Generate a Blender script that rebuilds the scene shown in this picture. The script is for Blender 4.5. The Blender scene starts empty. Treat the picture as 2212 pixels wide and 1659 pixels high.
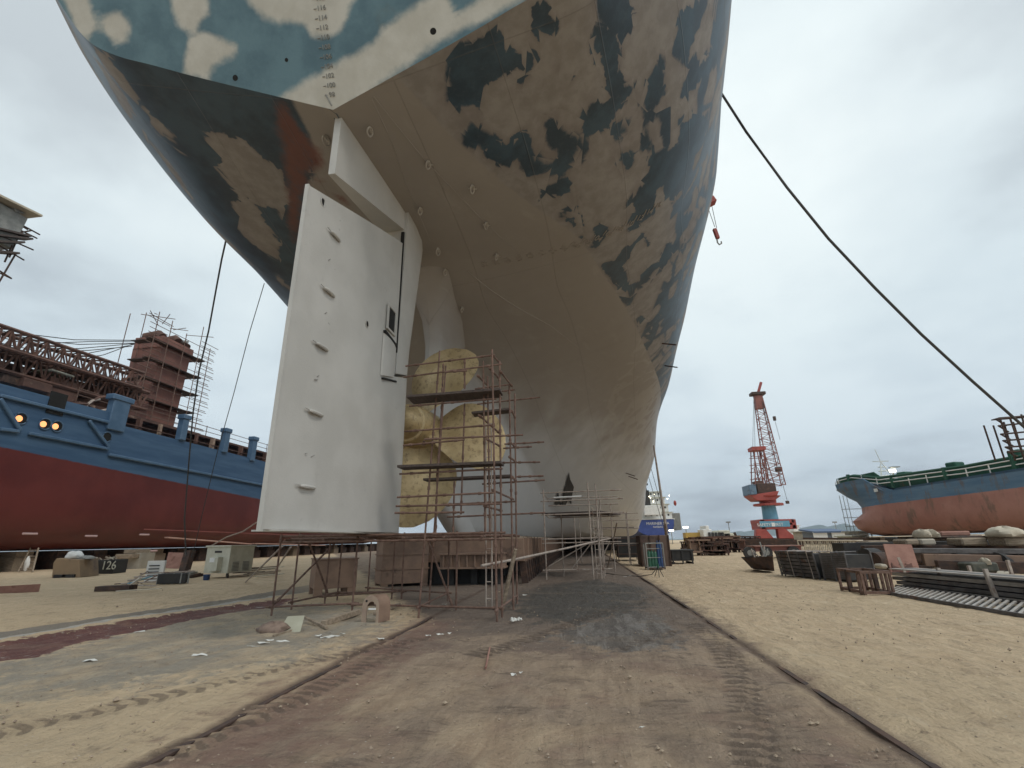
import bpy, math, random
import numpy as np
from mathutils import Vector, Matrix
R_=math.radians
random.seed(7)
scn=bpy.context.scene
COL=scn.collection
# ---------------------------------------------------------------- camera
F=1032.0;CX=1106.0;CY=829.5           # working picture 2212 x 1659
def _n(v):
    v=np.array(v,float);return v/np.linalg.norm(v)
_Z=_n([-60,3149.5,-F]);_Y=_n([151,-335.5,-F]);_Y=_n(_Y-_Z*_Y.dot(_Z));_X=np.cross(_Y,_Z)
_R=np.array([_X,_Y,_Z]);CAM=np.array([0,0,1.6])
cam=bpy.data.cameras.new('camera');co=bpy.data.objects.new('camera',cam);COL.objects.link(co);scn.camera=co
M4=Matrix([list(map(float,r)) for r in _R]).to_4x4();M4.translation=Vector((0,0,1.6));co.matrix_world=M4
cam.sensor_width=36;cam.lens=36*F/2212;cam.clip_start=.05;cam.clip_end=9000
def ray(px,py): return _R@_n([px-CX,-(py-CY),-F])
def AZ(px,py,z=0.0):
    d=ray(px,py);return tuple(CAM+d*(z-1.6)/d[2])
def AX(px,py,x):
    d=ray(px,py);return tuple(CAM+d*x/d[0])
def AY(px,py,y):
    d=ray(px,py);return tuple(CAM+d*y/d[1])
# ---------------------------------------------------------------- light
SUN_EL,SUN_AZ=50.0,125.0      # azimuth clockwise from +Y (behind the camera, to the right)
w=bpy.data.worlds.new('World');scn.world=w;w.use_nodes=True
nt=w.node_tree;N=nt.nodes;L=nt.links;N.clear()
out=N.new('ShaderNodeOutputWorld');bg=N.new('ShaderNodeBackground');L.new(bg.outputs[0],out.inputs[0])
sky=N.new('ShaderNodeTexSky');sky.sky_type='NISHITA';sky.sun_disc=False;sky.sun_elevation=R_(SUN_EL);sky.sun_rotation=R_(SUN_AZ);sky.dust_density=3
tc=N.new('ShaderNodeTexCoord')
def node(t,**k):
    n=N.new(t)
    for a,b in k.items():setattr(n,a,b)
    return n
sep=node('ShaderNodeSeparateXYZ');L.new(tc.outputs['Generated'],sep.inputs[0])
# project the direction on a flat cloud layer
mx=node('ShaderNodeMath',operation='MAXIMUM');mx.inputs[1].default_value=0.0;L.new(sep.outputs[2],mx.inputs[0])
ad=node('ShaderNodeMath',operation='ADD');ad.inputs[1].default_value=0.22;L.new(mx.outputs[0],ad.inputs[0])
dv=node('ShaderNodeVectorMath',operation='SCALE');iv=node('ShaderNodeMath',operation='DIVIDE');iv.inputs[0].default_value=1;L.new(ad.outputs[0],iv.inputs[1])
L.new(tc.outputs['Generated'],dv.inputs[0]);L.new(iv.outputs[0],dv.inputs['Scale'])
n1=node('ShaderNodeTexNoise');n1.inputs['Scale'].default_value=1.5;n1.inputs['Detail'].default_value=7;n1.inputs['Roughness'].default_value=.52;L.new(dv.outputs[0],n1.inputs['Vector'])
n2=node('ShaderNodeTexNoise');n2.inputs['Scale'].default_value=.55;n2.inputs['Detail'].default_value=3;L.new(dv.outputs[0],n2.inputs['Vector'])
av=node('ShaderNodeMath',operation='ADD');L.new(n1.outputs[0],av.inputs[0]);L.new(n2.outputs[0],av.inputs[1])
cr=node('ShaderNodeValToRGB');e=cr.color_ramp.elements
e[0].position=.40;e[0].color=(.47,.52,.545,1);e[1].position=.60;e[1].color=(.78,.845,.84,1)
x=e.new(.5);x.color=(.66,.73,.745,1)
hv=node('ShaderNodeMath',operation='MULTIPLY');hv.inputs[1].default_value=.5;L.new(av.outputs[0],hv.inputs[0]);L.new(hv.outputs[0],cr.inputs[0])
# brightness by elevation (overcast: zenith brighter than the horizon)
er=node('ShaderNodeValToRGB');L.new(mx.outputs[0],er.inputs[0]);e=er.color_ramp.elements
e[0].position=0;e[0].color=(.64,.68,.76,1);e[1].position=1;e[1].color=(1.75,1.72,1.68,1)
x=e.new(.10);x.color=(.68,.72,.79,1);x=e.new(.35);x.color=(.84,.87,.90,1);x=e.new(.62);x.color=(1.0,1.0,1.0,1);x=e.new(.82);x.color=(1.08,1.08,1.07,1)
mu=node('ShaderNodeMix',data_type='RGBA',blend_type='MULTIPLY');mu.inputs[0].default_value=1
L.new(cr.outputs[0],mu.inputs[6]);L.new(er.outputs[0],mu.inputs[7])
sc=node('ShaderNodeVectorMath',operation='SCALE');sc.inputs['Scale'].default_value=10.8;L.new(mu.outputs[2],sc.inputs[0])
mi=node('ShaderNodeMix',data_type='RGBA');mi.inputs[0].default_value=.9;L.new(sky.outputs[0],mi.inputs[6]);L.new(sc.outputs[0],mi.inputs[7])
L.new(mi.outputs[2],bg.inputs[0]);bg.inputs[1].default_value=.1
sl=bpy.data.lights.new('sun','SUN');sl.energy=.8;sl.angle=R_(14);sl.color=(1,.96,.9);so=bpy.data.objects.new('sun',sl);COL.objects.link(so)
el,az=R_(SUN_EL),R_(SUN_AZ);sd=Vector((math.sin(az)*math.cos(el),math.cos(az)*math.cos(el),math.sin(el)))
so.rotation_euler=sd.to_track_quat('Z','Y').to_euler();so.location=(30,-40,60)
scn.view_settings.view_transform='Standard';scn.view_settings.look='None';scn.view_settings.exposure=0.28;scn.view_settings.gamma=1
scn.render.engine='CYCLES'
scn.cycles.max_bounces=6
# ---------------------------------------------------------------- materials
def newmat(name):
    m=bpy.data.materials.new(name);m.use_nodes=True;nt=m.node_tree;b=nt.nodes['Principled BSDF'];return m,nt,b
class G:
    def __init__(s,nt):s.nt=nt
    def n(s,t,ins=None,**k):
        n=s.nt.nodes.new(t)
        for a,b in k.items():setattr(n,a,b)
        for a,b in (ins or {}).items():
            if hasattr(b,'is_output') and b.is_output:s.nt.links.new(b,n.inputs[a])
            else:n.inputs[a].default_value=b
        return n
    def noise(s,vec,scale,detail=4,rough=.55,dist=0):
        return s.n('ShaderNodeTexNoise',{'Vector':vec,'Scale':scale,'Detail':detail,'Roughness':rough,'Distortion':dist}).outputs[0]
    def ss(s,v,a,b,lo=0,hi=1):
        return s.n('ShaderNodeMapRange',{0:v,1:a,2:b,3:lo,4:hi},interpolation_type='SMOOTHSTEP').outputs[0]
    def m(s,op,a,b=0.0,c=0.0):return s.n('ShaderNodeMath',{0:a,1:b,2:c},operation=op).outputs[0]
    def mix(s,f,a,b,bt='MIX'):
        n=s.n('ShaderNodeMix',data_type='RGBA',blend_type=bt)
        for i,v in ((0,f),(6,a),(7,b)):
            if hasattr(v,'is_output'):s.nt.links.new(v,n.inputs[i])
            else:n.inputs[i].default_value=v if i==0 else (tuple(v)+(1,))[:4]
        return n.outputs[2]
    def attr(s,name):return s.n('ShaderNodeAttribute',attribute_name=name).outputs['Fac']
    def map(s,vec,scale=(1,1,1)):return s.n('ShaderNodeMapping',{0:vec,3:scale}).outputs[0]
    def bump(s,h,strength=.3,dist=.02):return s.n('ShaderNodeBump',{'Height':h,'Strength':strength,'Distance':dist}).outputs[0]
    def link(s,a,b):s.nt.links.new(a,b)
def pmat(name,c1,c2,scale=2.0,rough=.7,metal=0.0,bump=.15,c3=None,amt=.55,sscale=.8,stretch=(1,1,1),bd=.01):
    m,nt,b=newmat(name);g=G(nt);tcn=g.n('ShaderNodeTexCoord').outputs['Object'];v=g.map(tcn,stretch)
    a=g.noise(v,scale,6,.6);col=g.mix(g.ss(a,.35,.65),c1,c2)
    if c3 is not None:
        s=g.noise(v,sscale,7,.65);col=g.mix(g.ss(s,amt,amt+.12),col,c3)
    g.link(col,b.inputs['Base Color'])
    rr=g.ss(a,.3,.7,max(rough-.12,.05),min(rough+.1,1));g.link(rr,b.inputs['Roughness']);b.inputs['Metallic'].default_value=metal
    if bump:g.link(g.bump(g.noise(v,scale*6,5,.6),bump,bd),b.inputs['Normal'])
    return m
RUST=pmat('rusty_scaffold_steel',(.13,.075,.055),(.22,.14,.11),9,.8,.15,.2,(.09,.05,.04),.55,5)
RUSTD=pmat('dark_rust',(.045,.03,.026),(.10,.06,.045),4,.85,.1,.3,(.16,.09,.06),.58,2)
PIPE=pmat('weathered_pipe',(.30,.25,.22),(.42,.36,.31),5,.7,.1,.15,(.2,.13,.1),.55,3)
BOARD=pmat('stained_planks',(.05,.038,.035),(.11,.085,.075),3,.9,0,.3,None,.5,1,(8,1,8))
BROWN=pmat('brown_primed_steel',(.20,.13,.095),(.27,.18,.13),2,.75,.05,.15,(.10,.065,.05),.58,1.2)
RUSTP=pmat('rust_plate',(.26,.13,.10),(.34,.19,.15),2.5,.85,.05,.25,(.16,.07,.05),.58,1.4)
BLACK=pmat('sooty_black',(.018,.018,.02),(.04,.038,.036),3,.7,0,.15)
CREAM=pmat('cream_paint',(.50,.49,.40),(.58,.57,.48),3,.55,0,.06,(.30,.24,.17),.66,1.5)
WHITE=pmat('white_paint',(.68,.68,.66),(.78,.78,.76),1.5,.55,0,.05,(.45,.38,.30),.66,.6)
CLOTH=pmat('dusty_canvas',(.46,.40,.31),(.58,.52,.42),4,.95,0,.4,(.25,.21,.17),.6,2)
WOOD=pmat('grey_timber',(.22,.17,.12),(.36,.29,.22),2.5,.9,0,.35,None,.5,1,(1,6,6))
STEELB=pmat('grey_steel_bars',(.09,.085,.085),(.17,.16,.16),3,.6,.4,.2,(.13,.07,.05),.55,2)
BLUEB=pmat('blue_plastic',(.02,.05,.14),(.03,.07,.18),4,.5,0,.05)
GREENC=pmat('green_cylinder',(.02,.09,.055),(.03,.12,.07),4,.5,0,.05)
GREEN=pmat('green_deck_paint',(.012,.07,.045),(.02,.10,.06),1.5,.7,0,.1,(.10,.08,.05),.6,.8)
BLUEL=pmat('pale_blue_paint',(.10,.27,.38),(.13,.32,.44),1,.6,0,.05)
REDC=pmat('red_crane_paint',(.27,.045,.037),(.35,.07,.055),.6,.6,0,.05,(.25,.05,.04),.62,.5)
REDL=pmat('faded_red_lattice',(.20,.07,.055),(.27,.105,.085),1,.7,0,.05)
ROPE=pmat('dark_rope',(.05,.05,.05),(.09,.09,.09),30,.9,0,.4)
ROPEL=pmat('dusty_rope',(.30,.24,.2),(.38,.31,.27),30,.9,0,.4)
CONC=pmat('old_concrete',(.34,.31,.26),(.44,.40,.33),1.2,.95,0,.3,(.22,.19,.15),.58,.9)
GREY=pmat('grey_equipment',(.20,.20,.19),(.30,.30,.28),2,.7,.1,.1,(.12,.09,.07),.6,1.5)
def glow(name,c,s):
    m,nt,b=newmat(name);b.inputs['Base Color'].default_value=(*c,1);b.inputs['Emission Color'].default_value=(*c,1);b.inputs['Emission Strength'].default_value=s;return m
LAMP=glow('lit_lamp',(1,.93,.7),6);PORTL=glow('lit_porthole',(1,.42,.16),1.0)
# ---------------------------------------------------------------- mesh helpers
class MB:
    def __init__(s):s.v=[];s.f=[];s.mi=[]
    def add(s,v,f,mi=0):
        o=len(s.v);s.v+=[tuple(map(float,p)) for p in v];s.f+=[tuple(i+o for i in q) for q in f];s.mi+=[mi]*len(f);return s
    def box(s,c,d,rz=0,rx=0,ry=0,mi=0,tap=1.0):
        M=Matrix.Rotation(rz,3,'Z')@Matrix.Rotation(ry,3,'Y')@Matrix.Rotation(rx,3,'X')
        v=[]
        for z in(-.5,.5):
            k=tap if z>0 else 1
            for x,y in((-.5,-.5),(.5,-.5),(.5,.5),(-.5,.5)):v.append(Vector(c)+M@Vector((x*d[0]*k,y*d[1]*k,z*d[2])))
        return s.add(v,[(3,2,1,0),(4,5,6,7),(0,1,5,4),(1,2,6,5),(2,3,7,6),(3,0,4,7)],mi)
    def bar(s,a,b,w,h=None,up=(0,0,1),mi=0):
        a=Vector(a);b=Vector(b);h=h or w;d=(b-a);ln=d.length
        if ln<1e-6:return s
        d/=ln;u=Vector(up)
        if abs(d.dot(u))>.97:u=Vector((0,1,0))
        x=d.cross(u).normalized();z=x.cross(d)
        v=[]
        for p in(a,b):
            for i,j in((-1,-1),(1,-1),(1,1),(-1,1)):v.append(p+x*(i*w/2)+z*(j*h/2))
        return s.add(v,[(3,2,1,0),(4,5,6,7),(0,1,5,4),(1,2,6,5),(2,3,7,6),(3,0,4,7)],mi)
    def tube(s,pts,r,n=8,mi=0,cap=True):
        pts=[Vector(p) for p in pts];rs=r if isinstance(r,(list,tuple)) else [r]*len(pts);v=[];f=[]
        for i,p in enumerate(pts):
            d=(pts[min(i+1,len(pts)-1)]-pts[max(i-1,0)]).normalized();u=Vector((0,0,1)) if abs(d.z)<.9 else Vector((0,1,0))
            x=d.cross(u).normalized();z=x.cross(d)
            for k in range(n):
                a=2*math.pi*k/n;v.append(p+x*(math.cos(a)*rs[i])+z*(math.sin(a)*rs[i]))
        for i in range(len(pts)-1):
            for k in range(n):
                a=i*n+k;b=i*n+(k+1)%n;f.append((a,b,b+n,a+n))
        if cap:f.append(tuple(range(n))[::-1]);f.append(tuple(range((len(pts)-1)*n,len(pts)*n)))
        return s.add(v,f,mi)
    def prism(s,poly,vec,mi=0):
        n=len(poly);v=[Vector(p) for p in poly];v+=[p+Vector(vec) for p in v]
        f=[tuple(range(n))[::-1],tuple(range(n,2*n))]+[(i,(i+1)%n,(i+1)%n+n,i+n) for i in range(n)]
        return s.add(v,f,mi)
    def blob(s,c,r,seed=0,amp=.25,n=9,mi=0,flat=True):
        rnd=random.Random(seed);v=[];f=[];m=n*2
        ph=[rnd.uniform(0,6) for _ in range(6)]
        for i in range(n+1):
            th=math.pi*i/n
            for j in range(m):
                a=2*math.pi*j/m
                k=1+amp*(math.sin(3*a+ph[0])*math.sin(2*th+ph[1])*.5+math.sin(5*a+ph[2])*math.sin(3*th)*.35+.25*rnd.uniform(-1,1)*(math.sin(th)))
                z=math.cos(th)*k
                if flat:z=max(z,-.35)
                v.append((c[0]+r[0]*k*math.sin(th)*math.cos(a),c[1]+r[1]*k*math.sin(th)*math.sin(a),c[2]+r[2]*z))
        for i in range(n):
            for j in range(m):f.append((i*m+j,(i+1)*m+j,(i+1)*m+(j+1)%m,i*m+(j+1)%m))
        return s.add(v,f,mi)
    def build(s,name,mats,parent=None,smooth=False,bevel=0):
        me=bpy.data.meshes.new(name);me.from_pydata(s.v,[],s.f)
        if not isinstance(mats,(list,tuple)):mats=[mats]
        for m in mats:me.materials.append(m)
        if len(mats)>1:me.polygons.foreach_set('material_index',s.mi)
        if smooth:
            me.polygons.foreach_set('use_smooth',[True]*len(me.polygons))
            try:me.set_sharp_from_angle(angle=R_(38))
            except Exception:pass
        o=bpy.data.objects.new(name,me);COL.objects.link(o)
        if parent is not None:
            o.parent=parent;o.matrix_parent_inverse=Matrix.Identity(4)
            pm=parent.matrix_basis if parent.parent is None else parent.parent.matrix_basis@parent.matrix_basis
            o.matrix_basis=pm.inverted()   # coordinates are given in world space
            o['w']=1;del o['w']
        if bevel:
            bm=o.modifiers.new('bevel','BEVEL');bm.width=bevel;bm.segments=1;bm.limit_method='ANGLE'
        return o
def tag(o,label,cat,group=None):
    o['label']=label;o['category']=cat
    if group:o['group']=group
    return o
def thing(name,label,cat,loc=(0,0,0),group=None):
    o=bpy.data.objects.new(name,None);COL.objects.link(o);o.location=loc;o.empty_display_size=.3;return tag(o,label,cat,group)
def structure(o,k='structure'):o['kind']=k;return o
def text(name,s,size,mat,M,parent=None,ext=.01,align='CENTER'):
    cu=bpy.data.curves.new(name,'FONT');cu.body=s;cu.size=size;cu.extrude=ext;cu.align_x=align;cu.align_y='CENTER'
    t=bpy.data.objects.new('tmp',cu);COL.objects.link(t);bpy.context.view_layer.update()
    me=bpy.data.meshes.new_from_object(t.evaluated_get(bpy.context.evaluated_depsgraph_get()));bpy.data.objects.remove(t)
    me.name=name;me.materials.clear();me.materials.append(mat);me.transform(M)
    o=bpy.data.objects.new(name,me);COL.objects.link(o)
    if parent is not None:
        o.parent=parent;pm=parent.matrix_basis if parent.parent is None else parent.parent.matrix_basis@parent.matrix_basis
        o.matrix_basis=pm.inverted()
    return o
def frame(o,x,y,z,org):
    M=Matrix((x,y,z)).transposed().to_4x4();M.translation=Vector(org);return M
# ---------------------------------------------------------------- hull lines
def pchip(x,y,xi):
    x=np.asarray(x,float);y=np.asarray(y,float);xi=np.clip(xi,x[0],x[-1])
    h=np.diff(x);d=(np.diff(y.T)/h).T if y.ndim>1 else np.diff(y)/h
    hh=h[:,None] if y.ndim>1 else h
    m=np.zeros_like(y)
    w1=2*hh[1:]+hh[:-1];w2=hh[1:]+2*hh[:-1]
    a,b=d[:-1],d[1:]
    with np.errstate(all='ignore'):
        mm=(w1+w2)/(w1/a+w2/b)
    m[1:-1]=np.where(a*b>0,mm,0)
    m[0]=d[0];m[-1]=d[-1]
    k=np.clip(np.searchsorted(x,xi)-1,0,len(x)-2)
    t=(xi-x[k])/h[k];H=h[k]
    if y.ndim>1:t=t[:,None];H=H[:,None]
    return (2*t**3-3*t**2+1)*y[k]+(t**3-2*t**2+t)*H*m[k]+(-2*t**3+3*t**2)*y[k+1]+(t**3-t**2)*H*m[k+1]
# upper body sections: y -> [(s,z)...]
UP={8.36:[(0,11.7),(1.5,12.16),(3.8,12.88),(4.6,13.15),(5.57,13.47),(6.25,13.85),(6.95,14.9),(7.7,16.6),(8.4,19),(8.9,21.5),(9.1,24)],
 12:[(0,11.68),(1.5,11.85),(3.85,12.3),(6.5,13.1),(8.4,14.4),(9.8,16.2),(10.7,18.3),(11.2,20.8),(11.5,24)],
 15:[(0,11.5),(3,11.8),(6,12.3),(8.5,13.4),(10.4,15.3),(11.5,17.6),(12.1,20.3),(12.4,24)],
 17.6:[(0.0,10.8),(1.5,11.0),(4,11.5),(7,12.3),(9.6,13.8),(11.3,16),(12.3,18.5),(12.9,21),(13.0,24)],
 20.4:[(.5,10.0),(2,10.5),(5,11.3),(8,12.3),(10.8,14.2),(12.2,16.2),(13.0,18.5),(13.3,21),(13.35,24)],
 25:[(1.3,8.6),(3,9.6),(5.6,10.8),(9.4,12.3),(11.6,14.2),(12.7,16.2),(13.2,18.2),(13.3,20),(13.35,24)],
 31:[(2.2,6.3),(4,8),(7,10.2),(11,12.3),(12.4,13.8),(13.1,15.5),(13.3,17),(13.3,20),(13.35,24)],
 40:[(3.5,3.4),(6,5.8),(9,8.4),(11,10.2),(12.5,12.1),(13.2,13.4),(13.3,15),(13.35,19),(13.35,24)],
 50:[(6.5,2.0),(9,3.6),(11.3,5.9),(12.8,8.3),(13.25,10),(13.35,12),(13.35,15),(13.35,19),(13.35,24)],
 62:[(10.3,1.8),(12,2.7),(13,4.4),(13.3,6.3),(13.35,9),(13.35,12),(13.35,15),(13.35,19),(13.35,24)],
 72:[(12,1.82),(12.8,2.2),(13.25,2.9),(13.35,4),(13.35,8),(13.35,12),(13.35,15),(13.35,19),(13.35,24)],
 130:[(12,1.82),(12.8,2.2),(13.25,2.9),(13.35,4),(13.35,8),(13.35,12),(13.35,15),(13.35,19),(13.35,24)],
 150:[(4,1.82),(5,2.2),(5.6,2.9),(6,4),(6.5,8),(7.2,12),(8,15),(9.5,19),(11,24)],
 163:[(.1,1.82),(.15,2.2),(.2,2.9),(.2,4),(.2,8),(.3,12),(.5,15),(1,19),(2,24)]}
LO={17.6:[(.3,1.8),(.3,5),(.3,10.8)],20.4:[(.35,1.8),(.5,3.5),(.8,5.3),(.5,7.5),(.5,10.0)],25:[(.5,1.8),(.75,3.5),(1.0,5.3),(1.05,7),(1.3,8.6)],
 31:[(.9,1.8),(1.4,3.2),(1.8,4.8),(2.2,6.3)],40:[(2.2,1.8),(2.8,2.5),(3.5,3.4)],50:[(4.6,1.8),(5.6,1.85),(6.5,2.0)],62:[(8,1.8),(9,1.8),(10.3,1.8)],
 72:[(10,1.8),(11,1.8),(12,1.82)],130:[(10,1.8),(11,1.8),(12,1.82)],150:[(2,1.8),(3,1.8),(4,1.82)],163:[(.02,1.8),(.05,1.8),(.1,1.82)]}
def resamp(p,n,uniform=False):
    p=np.array(p,float);d=np.r_[0,np.cumsum(np.hypot(*np.diff(p,axis=0).T))]
    return pchip(d,p,np.linspace(0,d[-1],n))
NU=128;NL=18
YS=np.concatenate([np.arange(8.36,17.6,.13),[17.6],np.arange(17.75,50,.25),np.arange(50,163,1.5),[163]])
def aft_cut(z):return np.interp(z,[1.78,2.47,3.08,3.65,4.4],[4.4,2.5,1.1,.25,0])
def hull_grid():
    ky=sorted(UP);A=np.array([resamp(UP[k],NU) for k in ky])
    U=pchip(ky,A.reshape(len(ky),-1),YS).reshape(len(YS),NU,2)
    kl=sorted(LO);B=np.array([resamp(LO[k],NL) for k in kl])
    m=YS>=17.6-1e-6
    L=np.zeros((len(YS),NL,2));L[m]=pchip(kl,B.reshape(len(kl),-1),YS[m]).reshape(-1,NL,2)
    # keep sprout continuous
    L[m,-1]=U[m,0]
    P=np.zeros((len(YS),NU,3));P[...,0]=U[...,0];P[...,2]=U[...,1]
    w=np.clip((17.6-YS)/9.24,0,1)[:,None]
    P[...,1]=YS[:,None]-.5*(U[...,1]-11.7)*w*(U[...,1]>11.7)
    Q=np.zeros((len(YS),NL,3));Q[...,0]=L[...,0];Q[...,2]=L[...,1];Q[...,1]=YS[:,None]+aft_cut(L[...,1])*np.clip((30-YS)/12,0,1)[:,None]
    return P,Q,m
def sdf(pts,poly):
    # signed distance, positive inside ; pts (N,2)
    poly=np.array(poly,float);n=len(poly);d=np.full(len(pts),1e9);ins=np.zeros(len(pts),bool)
    for i in range(n):
        a=poly[i];b=poly[(i+1)%n];e=b-a;w=pts-a
        t=np.clip((w@e)/(e@e+1e-12),0,1);q=w-t[:,None]*e
        d=np.minimum(d,(q**2).sum(1))
        c=((a[1]<=pts[:,1])&(b[1]>pts[:,1]))|((b[1]<=pts[:,1])&(a[1]>pts[:,1]))
        with np.errstate(all='ignore'):
            xx=a[0]+(pts[:,1]-a[1])/(b[1]-a[1]+1e-12)*e[0]
        ins^=c&(pts[:,0]<xx)
    return np.where(ins,1,-1)*np.sqrt(d)


DARK_S= [[(8.94, 3.36), (8.57, 3.67), (8.52, 5.14), (8.79, 5.18), (9.08, 5.26), (9.23, 5.53), (9.46, 5.69), (9.58, 5.55), (9.65, 5.3), (9.46, 5.17), (9.52, 4.87), (9.61, 4.49), (9.69, 4.16), (9.89, 3.92), (9.68, 3.76), (9.58, 3.51), (9.53, 3.28), (9.45, 3.15)], [(8.48, 6.01), (8.77, 5.97), (9.08, 6.07), (9.19, 6.33), (9.05, 6.5), (8.85, 6.42), (8.62, 6.25), (8.53, 6.21)], [(9.26, 7.88), (10.22, 9.33), (10.4, 9.18), (10.32, 8.97), (10.17, 8.67), (9.97, 8.09), (9.82, 8.07), (9.52, 7.94)], [(9.86, 7.58), (9.97, 8.04), (10.26, 8.04), (10.58, 8.1), (10.93, 7.95), (11.28, 8.06), (11.76, 8.58), (11.48, 7.77), (11.22, 7.63), (10.66, 7.63), (10.24, 7.56)], [(11.41, 9.35), (11.73, 9.7), (12.35, 9.69), (12.48, 9.23), (12.68, 8.85), (12.58, 8.64), (12.15, 8.61), (11.62, 8.77), (11.51, 9.02)], [(10.99, 10.5), (11.9, 11.89), (12.04, 11.67), (12.17, 11.12), (12.43, 10.91), (12.95, 11.14), (13.12, 11.88), (13.19, 12.08), (13.54, 12.18), (13.45, 11.46), (13.12, 10.79), (12.65, 10.72), (11.81, 10.06), (11.69, 9.96), (11.57, 10.4), (11.18, 10.41)], [(11.2, 7.02), (11.43, 7.49), (11.92, 7.48), (11.69, 6.53)], [(10.92, 5.43), (10.89, 5.7), (11.38, 5.98), (11.63, 6.09), (11.68, 6.39), (12.14, 6.48), (12.34, 6.16), (12.49, 5.58), (12.48, 4.95), (12.33, 4.45), (11.82, 4.27), (11.33, 3.71), (10.96, 3.54), (10.59, 3.33), (10.25, 3.47), (10.47, 3.55), (10.72, 3.89), (11.17, 4.21), (10.9, 4.78), (11.14, 4.96), (11.64, 5.03), (12.16, 5.11), (12.21, 5.55), (11.98, 5.74), (11.56, 5.54)], [(12.14, 7.64), (12.26, 8.01), (12.53, 8.07), (12.46, 7.63)], [(13.56, 10.09), (14.03, 10.89), (14.87, 12.22), (15.07, 11.67), (15.31, 11.19), (15.61, 10.88), (16.83, 11.28), (16.37, 10.17), (16.2, 9.54), (15.18, 9.32), (15.15, 9.0), (15.53, 8.7), (16.0, 8.29), (15.89, 7.77), (15.07, 7.87), (14.72, 8.05), (14.4, 8.47), (13.85, 8.75), (14.07, 9.46), (14.15, 9.98), (13.88, 10.13)], [(12.99, 4.96), (13.01, 5.79), (13.4, 5.86), (13.92, 5.81), (14.4, 5.4), (14.18, 5.29), (13.94, 5.72), (13.44, 5.71), (13.17, 5.15), (13.33, 5.03)], [(12.86, 8.71), (13.6, 8.78), (13.28, 8.53)], [(13.01, 7.68), (13.1, 7.97), (13.54, 8.11), (13.62, 7.78)], [(9.91, 6.23), (9.85, 6.5), (10.04, 6.52), (10.06, 6.35)], [(12.76, 10.48), (13.03, 10.66), (13.4, 10.46), (12.94, 10.24)], [(12.54, 9.65), (14.08, 9.65), (13.9, 9.47), (12.67, 9.54)], [(14.74, 8.06), (15.88, 8.91), (16.16, 9.0), (16.22, 8.53), (16.15, 7.83), (15.76, 7.7), (15.39, 7.87), (14.87, 7.88)], [(16.01, 9.5), (16.4, 10.03), (17.57, 11.43), (17.95, 11.32), (17.55, 10.18), (17.46, 9.64), (16.86, 9.84)], [(15.33, 6.58), (15.67, 6.9), (16.25, 6.43), (16.2, 6.2), (15.81, 6.5)], [(17.58, 6.8), (17.69, 7.29), (17.17, 7.8), (17.08, 8.11), (18.0, 7.9), (18.22, 7.44), (18.8, 7.36), (19.48, 7.47), (19.74, 7.99), (19.06, 8.34), (19.32, 9.12), (18.49, 9.44), (18.36, 9.75), (19.37, 10.05), (20.12, 9.73), (20.04, 8.84), (20.49, 8.37), (20.52, 7.93), (21.33, 7.51), (20.18, 7.31), (19.16, 7.11), (18.33, 6.91)], [(23.41, 9.2), (25.54, 11.28), (26.07, 11.03), (25.67, 10.16), (24.69, 9.15), (26.63, 9.04), (25.99, 8.82), (24.11, 8.95)], [(23.12, 7.98), (25.02, 8.69), (25.16, 8.42)], [(17.04, 8.37), (17.54, 8.86), (17.93, 8.79), (17.77, 8.51)], [(19.48, 10.33), (20.08, 10.92), (20.68, 10.5)], [(21.68, 9.32), (22.26, 10.09), (22.6, 9.53)], [(14.09, 5.33), (14.45, 5.74), (15.53, 5.96), (14.45, 5.43)], [(27.72, 10.32), (28.97, 11.66), (30.71, 11.58), (29.24, 9.95)], [(31.06, 9.59), (31.18, 10.36), (32.19, 10.97), (32.62, 10.08)], [(24.4, 11.4), (25.02, 11.04), (24.34, 10.28)]]
DARK_P= [[(10.16, 5.26), (9.97, 4.54), (10.02, 3.94), (10.42, 3.74), (10.54, 3.49), (10.71, 3.12), (11.96, 3.61), (13.14, 4.18), (12.33, 4.16), (12.22, 4.71), (12.04, 5.2), (11.67, 5.47), (11.07, 5.58)], [(12.61, 5.84), (12.14, 5.26), (13.05, 5.02), (14.01, 4.97), (14.96, 5.66), (14.38, 6.34), (13.65, 6.47)], [(9.61, 7.17), (9.78, 6.65), (10.36, 6.31), (10.71, 6.69), (10.48, 7.3), (10.04, 7.5)], [(8.38, 7.56), (8.5, 7.08), (9.48, 7.12), (9.58, 7.56), (9.04, 7.95)], [(8.43, 1.44), (12.04, 1.49), (11.18, 2.43), (10.23, 1.43), (9.08, 1.5)]]
RED_P= [[(8.45, 1.8), (8.43, 1.44), (9.21, 1.51), (9.74, 1.24), (10.4, 1.45), (10.82, 2.23), (11.17, 2.34), (11.68, 2.86), (13.33, 3.92), (14.33, 4.63), (12.82, 4.09), (10.85, 3.05), (9.39, 2.44)], [(11.47, 1.69), (11.54, 1.33), (11.94, 1.36), (11.75, 1.59)], [(10.8, 2.06), (10.93, 1.73), (11.12, 1.92), (11.07, 2.21)]]
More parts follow.
